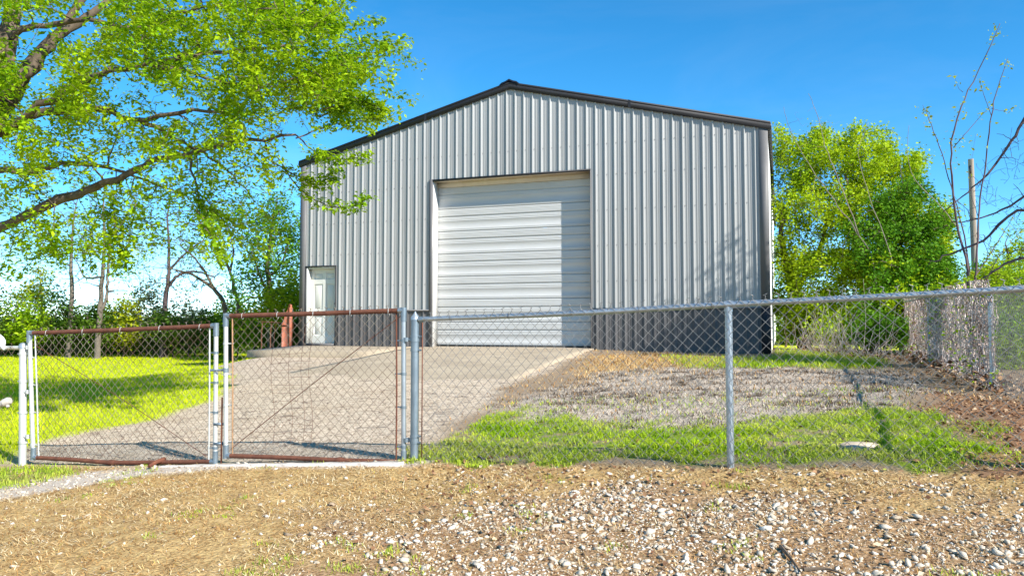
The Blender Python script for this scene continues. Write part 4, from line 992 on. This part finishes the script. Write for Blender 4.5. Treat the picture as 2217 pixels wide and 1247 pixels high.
# hedge shrubs
hed = [(-80, 690, 70, 60, 0, 32, 'leaf2'), (-10, 670, 66, 62, 0, 31.5, 'leaf2'), (55, 688, 58, 48, 0, 31, 'leaf3'), (110, 672, 60, 58, 0, 31.5, 'leaf2'), (165, 690, 56, 46, 0, 31, 'leaf2'), (215, 695, 52, 40, 0, 30.5, 'leaf2'), (268, 682, 48, 52, 0, 31, 'leaf4'),
       (318, 668, 38, 66, 0, 31.5, 'leaf5'), (360, 700, 46, 36, 0, 30.6, 'leaf2'), (408, 688, 50, 46, 0, 31, 'leaf5'), (455, 702, 44, 36, 0, 30.5, 'leaf2'), (500, 690, 48, 46, 0, 30, 'leaf3'), (550, 698, 44, 40, 0, 29, 'leaf3'), (600, 705, 46, 42, 0, 28, 'leaf2'), (640, 700, 40, 50, 0, 28.5, 'leaf2')]
words = ["dark hedge shrub beyond the frame's left edge", "tall dark hedge shrub at the picture's left edge", "bright green low shrub beside the leftmost hedge shrubs", "dense dark shrub below the yellow tree top", "rounded dark shrub left of the twin-stemmed tree", "low dark shrub at the foot of the twin-stemmed tree", "olive yellow shrub just right of the twin-stemmed tree",
         "tall narrow grey-green cedar in the hedge", "low dark shrub at the foot of the bare-limbed tree", "pale grey-green shrub right of the bare-limbed tree", "low dark shrub left of the arching tree's foot", "bright shrub at the foot of the arching tree", "bright low shrub seen behind the gate leaves' gap", "dark low shrub behind the right gate leaf's top left", "dark shrub behind the red steel stand"]
for (px, py, rx, ry, _, dp, lm), wd_ in zip(hed, words):
    tree("hedge_shrub", wd_, "shrub", [([gpt(px, dp + .6), P(px + 3, 735, dp + .6), P(px - 4, 700, dp + .5)], .05, .03), ([gpt(px + 14, dp + .9), P(px + 20, 720, dp + .8)], .03, .02)],
         blobs((px, py, dp + .5, rx, ry, 1.3), (px, 715, dp + .2, rx * .9, 26, 1.0), (px, 722, dp + 1.4, rx * 1.1, 34, .8)), M['bark'], M[lm], .13, 2, 14, 150, 11, .16, "shrubs of the hedge behind the left lawn")
# thicket behind the hedge so that nothing shows through it
g = Geo()
n = 26000; x = RNG.uniform(-34, -3, n); dd = RNG.uniform(34, 38, n); hh = RNG.uniform(0, 1, n) ** 1.2 * (1.55 + 1.1 * fbm(x * .5, dd * .3, 50)) 
V, T = leaf_geo(np.stack([x, dd, base_h(x, dd) + hh], -1), .22, .6, .3); g.add(V, None, T)
for k in range(160):
    x0 = RNG.uniform(-34, -3); y0 = RNG.uniform(33.8, 37.5); z0 = float(base_h(x0, y0)[0]); g.tube([[x0, y0, z0 - .1], [x0 + RNG.normal() * .2, y0, z0 + 1.0], [x0 + RNG.normal() * .5, y0, z0 + 2.0]], [.03, .02, .01], 4, False)
n = 22000; x = RNG.uniform(9, 34, n); dd = RNG.uniform(33, 38, n); hh = RNG.uniform(0, 1, n) ** 1.1 * (2.0 + 1.6 * fbm(x * .4, dd * .3, 53))
V, T = leaf_geo(np.stack([x, dd, base_h(x, dd) + hh], -1), .22, .6, .3); g.add(V, None, T)
tag(g.build("thicket", M['leaf2']), "dark continuous thicket behind the hedge and the right-hand trees", "thicket", kind="stuff")

# right side: big vine-covered bush, its neighbours
tree("vine_covered_tree", "large bright green vine-covered tree right of the shed", "tree",
     [([gpt(1745, 23, -.3), P(1720, 640, 22.6), P(1700, 560, 22.3), P(1690, 500, 22)], .22, .10), ([gpt(1880, 21.5), P(1870, 600, 21.5), P(1850, 480, 21.5), P(1830, 380, 21.5)], .14, .03), ([P(1870, 600, 21.5), P(1930, 520, 21.5), P(1960, 440, 21.5)], .08, .02), ([P(1720, 640, 22.6), P(1780, 520, 22.3), P(1800, 400, 22)], .09, .02)],
     blobs((1740, 350, 22.3, 65, 55, 1.3), (1800, 330, 22.3, 70, 55, 1.4), (1880, 345, 22, 75, 60, 1.5), (1945, 375, 22, 50, 55, 1.3), (1720, 440, 22.3, 60, 70, 1.4), (1790, 450, 21.8, 80, 80, 1.5), (1880, 460, 21.4, 80, 90, 1.5), (1965, 480, 21, 70, 80, 1.3), (2030, 520, 20.8, 40, 70, 1.1),
           (1720, 560, 22, 55, 70, 1.3), (1800, 580, 21, 85, 70, 1.4), (1900, 590, 20.4, 90, 70, 1.3), (1990, 600, 20, 80, 65, 1.2), (1700, 650, 22.4, 45, 40, 1.2), (1780, 665, 20.8, 75, 40, 1.0), (1880, 690, 19.8, 65, 55, 1.0), (1960, 670, 19.2, 75, 60, 1.0), (2040, 630, 19.5, 50, 50, 1.0), (1690, 310, 22.6, 22, 40, .8), (1770, 285, 22.2, 26, 28, .8), (1850, 290, 22, 22, 26, .8), (1910, 305, 22, 30, 26, .8), (1985, 350, 21.6, 26, 30, .8), (2050, 470, 20.6, 24, 40, .8), (1820, 715, 19.4, 70, 36, .8), (1730, 700, 21.5, 50, 40, .8)),
     M['bark'], M['leaf8'], .080, 2, 110, 2000, 24, .11, cl=.05, wr=.62)
tree("ivy_mass", "deep green ivy clump on the front of the vine-covered tree", "vine",
     [([gpt(1950, 20.2), P(1945, 620, 20), P(1950, 500, 19.9), P(1960, 420, 19.9)], .06, .03)],
     blobs((1985, 420, 20.2, 50, 35, .7), (1925, 450, 20, 45, 45, .7), (1960, 510, 19.7, 75, 55, .7), (2020, 490, 19.8, 40, 50, .7), (1890, 550, 19.6, 50, 45, .6), (2015, 570, 19.5, 50, 50, .6), (1940, 600, 19.3, 70, 45, .6), (1850, 500, 20, 35, 40, .6), (1900, 660, 19, 60, 40, .5), (1985, 650, 18.8, 60, 40, .5), (1890, 715, 18.2, 50, 45, .5), (2045, 600, 19, 35, 60, .5), (1940, 720, 17.6, 40, 40, .4)), M['bark'], M['leaf6'], .08, 2, 40, 620, 24, .10, cl=.05, wr=.62)
# dead stems rising through the bush
ds = thing("dead_stems", "bare grey dead stems sticking up through the vine-covered tree", "branches", tuple(gpt(1905, 19.4, 0)))
n = Net(); oo = gpt(1905, 19.4, 0)
n.limb([gpt(1905, 19.4), P(1895, 590, 19.3), P(1860, 510, 19.2), P(1810, 440, 19.2), P(1755, 360, 19.1), P(1715, 290, 19.1), P(1697, 232, 19.1)], .020, .004, 30, 5, .06)
n.limb([P(1860, 510, 19.2), P(1820, 400, 19.2), P(1785, 310, 19.2), P(1770, 250, 19.2), P(1750, 203, 19.2)], .013, .004, 24, 4, .06)
n.limb([P(1905, 600, 19.4), P(1930, 560, 19), P(1880, 420, 19), P(1860, 330, 19), P(1880, 265, 19)], .012, .004, 24, 4, .06)
n.limb([P(2075, 495, 18), P(2030, 440, 18), P(1985, 395, 18), P(1965, 340, 18), P(1968, 272, 18)], .011, .004, 24, 4, .06)
for q in blobs((1740, 270, 19.1, 45, 45, .4), (1790, 270, 19.2, 35, 50, .4), (1800, 420, 19, 90, 60, .4))(46): n.reach(q, .006, .003, 6, 3, .1, .1)
n.g.build("stems", M['barkl'], ds, True, 180, org=oo)
tree("roadside_tree", "distant light green tree low at the right edge", "tree",
     [([gpt(2190, 30), P(2185, 620, 30), P(2180, 540, 30)], .12, .05)], blobs((2190, 580, 30, 60, 60, 1.5), (2150, 620, 30, 60, 35, 1.5), (2240, 540, 30, 50, 80, 1.5), (2100, 630, 30, 50, 25, 1.3)), M['bark'], M['leaf3'], .12, 2, 24, 200, 12, .18)
tree("roadside_tree", "distant dark tree glimpsed behind the utility pole's foot", "tree",
     [([gpt(2080, 34), P(2080, 640, 34)], .12, .08)], blobs((2070, 620, 34, 60, 40, 1.5), (2140, 600, 34, 50, 40, 1.5)), M['bark'], M['leaf6'], .15, 2, 14, 100, 12, .2)
tree("roadside_shrub", "sunlit shrub seen between the shed and the vine-covered tree", "shrub",
     [([gpt(1700, 27), P(1700, 690, 27)], .05, .03)], blobs((1700, 660, 27, 30, 40, 1), (1750, 665, 25, 50, 35, 1), (1690, 560, 30, 25, 70, 1.2)), M['bark'], M['leaf3'], .11, 2, 10, 110, 12, .14)
for q, lb in (((2240, 690, 15, 80, 90), "green weedy shrub behind the side fence at the right edge"), ((2170, 740, 13.5, 60, 60), "low sunlit shrub seen through the side fence"), ((2090, 690, 20, 90, 60), "shrub behind the far half of the side fence"), ((2180, 620, 19, 90, 55), "taller leafy shrub behind the side fence and bare tree"), ((2020, 680, 18.5, 60, 60), "dark-based shrub at the far end of the dry vines")):
    px, py, dp, rx, ry = q
    tree("fence_shrub", lb, "shrub", [([gpt(px, dp), P(px, py, dp)], .03, .02)], blobs((px, py, dp, rx, ry, .8)), M['bark'], M['leaf3'], .07, 2, 12, 230, 16, .10)
# saplings by the side fence
sp0 = gpt(2108, 10.6, 0)
sap = thing("sapling", "tall thin sapling with nearly bare stems at the right", "sapling", tuple(sp0)); n = Net()
stems = [([(2098, 640), (2092, 570), (2075, 500), (2064, 420), (2060, 350), (2066, 290), (2085, 225), (2105, 180), (2140, 110), (2165, 52)], .024), ([(2110, 640), (2116, 540), (2120, 460), (2132, 360), (2146, 255), (2162, 185), (2182, 128)], .020),
         ([(2100, 590), (2085, 500), (2058, 400), (2035, 320), (2010, 255), (1998, 228)], .013), ([(2064, 320), (2090, 290), (2125, 250), (2146, 230)], .009), ([(2146, 250), (2128, 200), (2120, 172)], .006), ([(2146, 235), (2170, 240), (2200, 233)], .005),
         ([(2118, 470), (2100, 400), (2112, 290)], .006), ([(2085, 200), (2075, 190), (2065, 160)], .005), ([(2110, 600), (2150, 540), (2200, 460)], .013), ([(2120, 640), (2160, 560), (2210, 500)], .010)]
n.limb([sp0 - [0, 0, .2], P(2106, 700, 10.6), P(2104, 640, 10.6)], .035, .028, 8, 8)
for pts, r_ in stems:
    c_ = n.limb([P(a, b, 10.6 + .15 * math.sin(a)) for a, b in pts], r_ * .75, r_ * .18, 24, 6, .04)
    tipw = np.linspace(0, 1, 24)
    for p, w in zip(c_, tipw):
        if w > .55 and RNG.uniform() < .6: n.leafpos.append(p + RNG.normal(size=(2, 3)) * .025)
for cpx in ((2084, 245), (2066, 300), (2070, 310), (2155, 80), (2160, 60), (2005, 245), (2180, 140), (2010, 260), (2100, 640), (2110, 600), (2095, 580), (2060, 360)):
    p = P(*cpx, 10.6); n.leafpos.append(p + RNG.normal(size=(12, 3)) * .055)
n.g.build("stem", M['barkd'], sap, True, 180, org=sp0); n.leaves("leaves", M['leaf4'], sap, sp0, .05, per=1, wr=.5, up=.3)
# dead purple-twigged tree leaning in from the right
dt0 = np.array([10.3, 12.3, ht(10.3, 12.3)])
dt = thing("bare_tree", "bare purple-brown tree leaning in from the right edge", "tree", tuple(dt0)); n = Net()
fk = dt0 + [-.3, 0, 1.0]
n.limb([dt0 - [0, 0, .2], fk], .10, .085, 8, 8)
for pts in ((P(2217, 560, 12.4), P(2130, 600, 12.5), P(2060, 640, 12.6)), (P(2217, 455, 12.3), P(2130, 520, 12.4), P(2050, 555, 12.5), P(2010, 575, 12.6)), (P(2280, 380, 12.3), P(2217, 425, 12.3), P(2150, 465, 12.4), P(2060, 480, 12.6)),
            (P(2290, 560, 12.2), P(2230, 610, 12.3)), (P(2330, 300, 12.3), P(2300, 200, 12.3)), (np.array([10.8, 12, 4.2]), np.array([11, 11.6, 5.4])), (np.array([9.6, 11, 3.8]), np.array([9.3, 10.2, 5.0]))):
    n.limb([fk, (fk + pts[0]) / 2 + [0, 0, .1]] + list(pts), .036, .007, 24, 6, .08)
n.limb([P(2040, 460, 12.5), P(2090, 420, 12.4), P(2140, 375, 12.4), P(2180, 320, 12.4), P(2217, 262, 12.3), P(2260, 200, 12.3)][::-1], .03, .007, 24, 6, .06)
for q in blobs((2170, 400, 12.4, 70, 110, .7), (2120, 470, 12.5, 80, 90, .7), (2240, 330, 12.3, 60, 120, .8), (2190, 540, 12.4, 60, 70, .6))(240): n.reach(q, .008, .0055, 6, 3, .07, .06)
clump = lambda k, sd, c: [q for q in RNG.normal(size=(k, 3)) * sd + c if q[0] / q[1] > .77]
for q in clump(330, [.55, .6, .5], [9.85, 11.3, 4.7]): n.reach(q, .007, .0035, 6, 3, .08, .06, leaves=12, spread=.14)
for q in clump(330, [.8, .6, .75], [10.35, 12.0, 6.5]): n.reach(q, .009, .005, 6, 3, .08, .06, leaves=14, spread=.15)
n.g.build("branches", M['barkd'], dt, True, 180, org=dt0); n.leaves("crown", M['leaf3'], dt, dt0, .095, per=2, wr=.55)
# dry vines matted over the side fence
vn0 = np.array([*(sa[:2] * .35 + sb_[:2] * .65), 0]); vn0[2] = ht(vn0[0], vn0[1])
vn = thing("dry_vines", "tangle of dry pinkish grey vines matted over the side fence", "vines", tuple(vn0))
g = Geo(); vl = []
for k in range(1600):
    f = 1.75 * RNG.uniform() ** 1.3
    p0 = sa + (sb_ - sa) * f; gz = ht(p0[0], p0[1]); h = RNG.uniform(.02, 1.28)
    p = np.array([p0[0], p0[1], gz + h]); pts = [p]
    d = np.array([*sdir, 0]) * RNG.normal() * .8 + np.array([0, 0, RNG.normal() * .9]); d /= np.linalg.norm(d)
    for s_ in range(7):
        d = d + RNG.normal(size=3) * np.array([.4, .5, .5]); d /= np.linalg.norm(d); p = p + d * RNG.uniform(.05, .11)
        off_ = (p[:2] - sa[:2]) @ np.array([sdir[1], -sdir[0]]); p[:2] -= np.array([sdir[1], -sdir[0]]) * off_ * .6; p[2] = min(max(p[2], gz), gz + 1.38); pts.append(p.copy())
    g.tube(pts, RNG.uniform(.003, .0085), 3, False)
    if RNG.uniform() < .22: vl.append(p + RNG.normal(size=(3, 3)) * .06)
g.build("stems", M['vine'], vn, org=vn0)
V, T = leaf_geo(np.concatenate(vl), .05, .6, .3); g = Geo(); g.add(V, None, T); g.build("leaves", M['leaf3'], vn, org=vn0)
f_ = RNG.uniform(-.25, 1.5, 900)[:, None]; q = sa * (1 - f_) + sb_ * f_; q[:, :2] += RNG.normal(size=(900, 2)) * .22; q[:, 2] = base_h(q[:, 0], q[:, 1]) + np.abs(RNG.normal(size=900)) * .10
V, T = leaf_geo(q, .075, .7, .5); g = Geo(); g.add(V, None, T); g.build("dead_leaves", M['litter'], vn, org=vn0)
for (px, py, dp, nb, sz), lb in zip(((1790, 715, 18.6, 150, .5), (1860, 720, 16.6, 90, .4)), ("dry brush heap between the shed and the side fence", "small heap of pale dead weeds by the side fence")):
    b0 = gpt(px, dp, 0); br = thing("brush_pile", lb, "brush", tuple(b0)); g = Geo()
    for k in range(nb):
        a = RNG.uniform(0, 6.28); st = b0 + [RNG.normal() * sz, RNG.normal() * .3, -.02]; en = st + np.array([math.cos(a) * .35, math.sin(a) * .3, abs(RNG.normal()) * .5 + .1]); g.tube([st, (st + en) / 2 + RNG.normal(size=3) * .07, en], [.006, .005, .003], 3, False)
    tag(g.build("sticks", M['vine'], br, org=b0), kind="stuff")
    g = Geo(); V, T = leaf_geo(b0 + RNG.normal(size=(420, 3)) * [sz, .3, .05] + [0, -.1, .06], .06, .6, .6); g.add(V, None, T); g.build("dead_leaves", M['litter'], br, org=b0)

# ------------------------------------------------------------------ grass, gravel and litter
def scatter(n, x0, x1, y0, y1, fn):
    x = RNG.uniform(x0, x1, n); y = np.sqrt(RNG.uniform(y0 ** 2, y1 ** 2, n)) if y0 > 0 and False else RNG.uniform(y0, y1, n)
    vis = np.abs(x / np.maximum(y, .5)) < .80
    x, y = x[vis], y[vis]
    k = RNG.uniform(size=len(x)) < fn(x, y)
    return x[k], y[k]
def surf(x, y):
    m_ = masks(x, y)
    return height(x, y) + m_['dead'] * .09 * np.maximum(fbm(x * 3.2, y * 3.2, 77, 4), -.2) + m_['litter'] * .05 * fbm(x * 4, y * 4, 78, 3)
def blades(name, mat, x, y, L, w, lean, label, cat, bend=.5, z0=-.004):
    n = len(x); z = surf(x, y) + z0; L = L * RNG.uniform(.55, 1.35, n); w = w * RNG.uniform(.7, 1.3, n)
    a = RNG.uniform(0, 2 * math.pi, n); d = np.stack([np.cos(a), np.sin(a), np.zeros(n)], -1); s_ = np.stack([-np.sin(a), np.cos(a), np.zeros(n)], -1)
    ln = np.clip(lean * (RNG.uniform(.3, 1.5, n) if lean < 1.4 else RNG.uniform(.72, 1.1, n)), 0, 1.53)
    b = np.stack([x, y, z], -1); up = np.array([0, 0, 1.0])
    m1 = b + (d * np.sin(ln * bend)[:, None] + up * np.cos(ln * bend)[:, None]) * (L * .5)[:, None]
    tp = m1 + (d * np.sin(ln)[:, None] + up * np.cos(ln)[:, None]) * (L * .5)[:, None]
    V = np.stack([b - s_ * w[:, None] / 2, b + s_ * w[:, None] / 2, m1 - s_ * w[:, None] * .4, m1 + s_ * w[:, None] * .4, tp], 1).reshape(-1, 3)
    k = np.arange(n)[:, None] * 5; g = Geo(); g.add(V, k + [[0, 1, 3, 2]], k + [[2, 3, 4]])
    return tag(g.build(name, mat), label, cat, kind="stuff")
mlawn = lambda x, y: (lambda m: np.clip(m['lawn'] * (1 - m['drive']), 0, 1))(masks(x, y))
x, y = scatter(95000, -22, -3, 8, 17, mlawn); blades("lawn_grass", M['grass'], x, y, .065, .011, .8, "mown yellow-green lawn behind the left gate", "grass")
x, y = scatter(60000, -24, -4, 17, 33.5, mlawn); blades("lawn_grass", M['grass'], x, y, .07, .022, .8, "far yellow-green lawn running back to the hedge", "grass")
mgreen = lambda x, y: (lambda m: np.clip(m['green'] * (1 - m['litter'] * .6) * (1 - m['dead'] * .6) + .05 * m['dead'], 0, 1) * np.clip(.52 + 3.0 * fbm(x * 5, y * 5, 91, 3), .03, 1))(masks(x, y))
x, y = scatter(190000, -1.5, 5.5, 4.5, 10, mgreen); blades("weed_grass", M['weed'], x, y, .055, .007, .9, "bright green weedy grass patch along the front fence", "grass")
x, y = scatter(60000, -1.5, 5.5, 4.5, 10, mgreen); z = surf(x, y)
V, T = leaf_geo(np.stack([x, y, z + RNG.uniform(.005, .045, len(x))], -1), .022, .8, .7, 0); g = Geo(); g.add(V, None, T)
tag(g.build("clover", M['weed']), "tiny clover leaves among the weedy grass patch", "clover", kind="stuff")
msg = lambda x, y: (lambda m: np.clip(m['sgrass'] + .0, 0, 1))(masks(x, y))
x, y = scatter(40000, 1.5, 11, 13, 24, msg); blades("shade_grass", M['weed'], x, y, .09, .014, .8, "green grass strip in front of the shed's right corner", "grass")
x, y = scatter(9000, -6.5, -3.8, 6.4, 8.6, lambda x, y: masks(x, y)['greenl']); blades("corner_grass", M['weed'], x, y, .05, .008, .9, "small green grass tuft patch at the left gate post", "grass")
mdry = lambda x, y: (lambda m: np.clip(m['front'] * (1 - .5 * m['rock']) * (1 - .9 * m['pale']) * (1 - .6 * m['greenl']), 0, 1) * np.clip(.75 + 1.5 * fbm(x * 3, y * 3, 95, 3), .12, 1))(masks(x, y))
x, y = scatter(330000, -6, 5.5, 2.9, 8.8, mdry); blades("dry_grass", M['dry'], x, y, .05, .0042, 1.55, "matted tan dry grass in the foreground", "grass", .93)
x, y = scatter(190000, -6, 5.5, 2.9, 8.8, lambda a, b: mdry(a, b) * np.clip(.4 + 3.5 * fbm(a * 2.2, b * 2.2, 151, 3), .02, 1)); blades("dry_straw", M['straw'], x, y, .048, .0042, 1.5, "loose bleached straw lying over the foreground turf", "grass", .9, .004)
x, y = scatter(2600, -6, 5.5, 2.9, 8.8, lambda a, b: masks(a, b)['front'] * np.clip(3.5 * fbm(a * 1.4, b * 1.4, 171, 2) - .35, 0, 1)); xx = np.repeat(x, 30) + RNG.normal(size=len(x) * 30) * .04; yy = np.repeat(y, 30) + RNG.normal(size=len(x) * 30) * .04
blades("weed_tufts", M['weed'], xx, yy, .035, .005, 1.0, "sparse small green weed tufts in the foreground turf", "weeds")
mdead = lambda x, y: (lambda m: np.clip(m['dead'] * (1 - m['green'] * .5), 0, 1) * np.clip(.6 + 2 * fbm(x * 3.2, y * 3.2, 77, 3), .08, 1))(masks(x, y))
x, y = scatter(60000, -1, 9, 6.5, 16, mdead); blades("dead_grass", M['deadg'], x, y, .06, .008, 1.2, "ash grey dead grass on the bank before the shed", "grass", .8)
cx_, cy_ = scatter(1500, -1, 9, 6.0, 16, lambda x, y: (lambda m: np.clip(m['dead'], 0, 1) * np.clip(.45 + 3.5 * fbm(x * 1.1, y * 1.1, 133, 2) + .6 * (m['green'] > .2), 0.05, 1))(masks(x, y)))
rr_ = np.repeat(np.exp(RNG.normal(size=len(cx_)) * .5) * .055, 60)
x = np.repeat(cx_, 60) + RNG.normal(size=len(rr_)) * rr_ * 1.5; y = np.repeat(cy_, 60) + RNG.normal(size=len(rr_)) * rr_
blades("turf_clods", M['clod'], x, y, .045, .008, 1.0, "dark clods of torn turf on the grey dead bank", "turf", .7)
mor = lambda x, y: (lambda m: np.clip(m['orange'] + .25 * (1 - m['front']) * (x > -1) * (1 - m['green']) * (1 - m['drive']), 0, 1))(masks(x, y))
x, y = scatter(26000, -1, 7, 8, 18, mor); blades("tan_grass", M['dry'], x, y, .06, .011, 1.1, "orange tan dead grass beside the driveway top", "grass", .7)

# ico stones
ph = (1 + 5 ** .5) / 2
ICO = np.array([(-1,ph,0),(1,ph,0),(-1,-ph,0),(1,-ph,0),(0,-1,ph),(0,1,ph),(0,-1,-ph),(0,1,-ph),(ph,0,-1),(ph,0,1),(-ph,0,-1),(-ph,0,1)], float); ICO /= np.linalg.norm(ICO[0])
ICF = np.array([(0,11,5),(0,5,1),(0,1,7),(0,7,10),(0,10,11),(1,5,9),(5,11,4),(11,10,2),(10,7,6),(7,1,8),(3,9,4),(3,4,2),(3,2,6),(3,6,8),(3,8,9),(4,9,5),(2,4,11),(6,2,10),(8,6,7),(9,8,1)])
def stones(x, y, r, sink=.42):
    n = len(x); z = surf(x, y)
    q = RNG.normal(size=(n, 4)); q /= np.linalg.norm(q, axis=1)[:, None]; w, a, b, c = q.T
    Rm = np.stack([1 - 2 * (b * b + c * c), 2 * (a * b - c * w), 2 * (a * c + b * w), 2 * (a * b + c * w), 1 - 2 * (a * a + c * c), 2 * (b * c - a * w), 2 * (a * c - b * w), 2 * (b * c + a * w), 1 - 2 * (a * a + b * b)], -1).reshape(n, 3, 3)
    v = ICO[None] * RNG.uniform(.55, 1.3, (n, 12, 1)) * np.stack([RNG.uniform(.8, 1.6, n), RNG.uniform(.55, 1.0, n), RNG.uniform(.4, .75, n)], -1)[:, None, :]
    v = np.einsum('nij,nkj->nki', Rm, v); v[:, :, 2] *= .68
    v = v * r[:, None, None] + np.stack([x, y, z + r * (.55 - sink)], -1)[:, None, :]
    return v.reshape(-1, 3), (np.arange(n)[:, None, None] * 12 + ICF[None]).reshape(-1, 3)
mrock = lambda x, y: (lambda m: np.clip(m['rock'] * np.clip(.60 + .10 * np.clip(x, -1, 3) + 2.8 * fbm(x * 1.7, y * 1.7, 99, 3), .06, 1) + .018 * m['front'] + .06 * m['front'] * (x > -.5) + .22 * m['pale'], 0, 1))(masks(x, y))
x, y = scatter(108000, -4.5, 5.5, 2.7, 8, mrock)
r = np.clip(RNG.lognormal(math.log(.0088), .55, len(x)), .0035, .032)
x2, y2 = scatter(70000, -4.5, 5.5, 2.7, 8, lambda a, b: mrock(a, b) * .8); r2_ = RNG.uniform(.003, .0075, len(x2)); x = np.concatenate([x, x2]); y = np.concatenate([y, y2]); r = np.concatenate([r, r2_])
near = np.argsort(-(r / y))[:300]; rest = np.setdiff1d(np.arange(len(x)), near)
V, T = stones(x[rest], y[rest], r[rest]); g = Geo(); g.add(V, None, T)
tag(g.build("gravel", M['stone']), "pale crushed stone gravel scattered over the foreground", "gravel", kind="stuff")
sm = []
for k in range(14):
    V, T = stones(np.array([0.]), np.array([3.]), np.array([1.0]), .3); V = V - [0, 3, float(surf(np.array([0.]), np.array([3.]))[0])]
    g = Geo(); g.add(V, None, T); me = g.mesh("stone"); me.materials.append(M['stone']); sm.append(me)
zs_ = surf(x[near], y[near])
for k, i in enumerate(near):
    o = bpy.data.objects.new("stone", sm[k % 14]); COL.objects.link(o); o.parent = ground
    o.location = (x[i], y[i], zs_[k]); o.scale = (r[i],) * 3; o.rotation_euler = (0, 0, RNG.uniform(0, 6.28))
mpb = lambda x, y: (lambda m: np.clip(m['drive'] * .8 * (1 - m['front']), 0, 1))(masks(x, y))
x, y = scatter(18000, -7, 1.5, 6.8, 14, mpb); s_t = np.array([((np.array([a, b]) - SO) @ SD, -(np.array([a, b]) - SO) @ SB) for a, b in zip(x, y)])
k = ~((s_t[:, 0] > 3.5) & (s_t[:, 0] < 8.3) & (s_t[:, 1] < 7.5)); x, y = x[k], y[k]
V, T = stones(x, y, np.clip(RNG.lognormal(math.log(.008), .4, len(x)), .004, .022)); g = Geo(); g.add(V, None, T)
tag(g.build("drive_pebbles", M['pebble']), "loose grey pebbles on the gravel drive behind the gates", "gravel", kind="stuff")
# leaf litter
mlit = lambda x, y: (lambda m: np.clip(m['litter'] * .8 + .05 * m['green'] + .34 * m['front'] * np.clip((x + 1) / .6, 0, 1) * np.clip((y - 4.3) / 1.1, 0, 1) + .10 * m['rock'], 0, 1))(masks(x, y))
x, y = scatter(42000, -1.5, 7.5, 3, 11, mlit); z = surf(x, y)
V, T = leaf_geo(np.stack([x, y, z + RNG.uniform(.003, .02, len(x))], -1), .032, .7, .55, 0); g = Geo(); g.add(V, None, T)
tag(g.build("leaf_litter", M['litter']), "brown dead leaf litter by the front fence and right corner", "leaves", kind="stuff")
# larger single dead leaves
lm_ = []
for k in range(6):
    nn = 9; ang = np.linspace(-2.6, 2.6, nn); rad = (.6 + .4 * np.cos(ang * .5)) * np.where(np.arange(nn) % 2 == 0, 1, .72) * RNG.uniform(.85, 1.15, nn)
    v = np.stack([np.cos(ang) * rad, np.sin(ang) * rad * .8, .25 * RNG.uniform(-.4, 1, nn)], -1); v = np.vstack([[-.15, 0, 0], v]); g = Geo(); g.add(v, None, [(0, a, a + 1) for a in range(1, nn)])
    me = g.mesh("dead_leaf"); me.materials.append(M['litter']); lm_.append(me)
spots = [(2137, 1034), (2045, 905), (2085, 920), (2130, 915), (2170, 945), (2185, 965), (2060, 885), (1770, 1030), (1830, 1038), (1955, 990), (1990, 1004), (2075, 980), (1995, 915), (1975, 915), (2190, 925), (2205, 900), (1010, 1000), (1060, 992), (950, 1000), (1090, 1005), (1150, 1008), (1225, 960), (1530, 1010), (1640, 1018), (1205, 1000)]
for k, s_ in enumerate(spots):
    gp = G(*s_); o = bpy.data.objects.new("dead_leaf", lm_[k % 6]); COL.objects.link(o); o.parent = ground
    sc = .06 if k == 0 else RNG.uniform(.03, .05); o.scale = (sc,) * 3
    o.location = (gp[0], gp[1], float(surf(gp[:1], gp[1:])[0]) + .012); o.rotation_euler = (RNG.normal() * .4, RNG.normal() * .4, RNG.uniform(0, 6.28))
# flat sandstone in the grass, fallen sticks
gp = G(1862, 972); z0 = float(surf(gp[:1], gp[1:])[0]); nn = 14; a = np.linspace(0, 2 * math.pi, nn, endpoint=False); rr = RNG.uniform(.85, 1.15, nn)
v0 = np.stack([np.cos(a) * .15 * rr, np.sin(a) * .12 * rr, np.full(nn, -.02)], -1); v1 = v0 * [.96, .96, 0] + [0, 0, .022]; v2 = v0 * [.8, .8, 0] + [0, 0, .034]
g = Geo(); g.add(np.vstack([v0, v1, v2, [[0, 0, .036]]]), [(k, (k + 1) % nn, nn + (k + 1) % nn, nn + k) for k in range(nn)] + [(nn + k, nn + (k + 1) % nn, 2 * nn + (k + 1) % nn, 2 * nn + k) for k in range(nn)], [(2 * nn + k, 2 * nn + (k + 1) % nn, 3 * nn) for k in range(nn)])
o = g.build("flat_stone", M['flat'], None, True); o.location = (gp[0], gp[1], z0); tag(o, "flat tan sandstone slab lying in the green grass patch", "stone")
for pts, lb in ((((1690, 1190), (1715, 1225), (1735, 1250)), "brown fallen stick near the bottom of the gravel"), (((1030, 985), (1060, 998), (1100, 1003)), "thin tan stick at the edge of the grass near the big post"), (((1740, 1243), (1790, 1240), (1830, 1246)), "thin dark stick lying in gravel at the bottom edge")):
    q = [G(*p) for p in pts]; q = [np.array([a_[0], a_[1], float(surf(a_[:1], a_[1:])[0]) + .012]) for a_ in q]; g = Geo(); g.tube(smooth_line(q, 8), np.linspace(.010, .004, 8), 6)
    o = g.build("stick", M['bark'], None, True, org=q[0]); tag(o, lb, "stick")
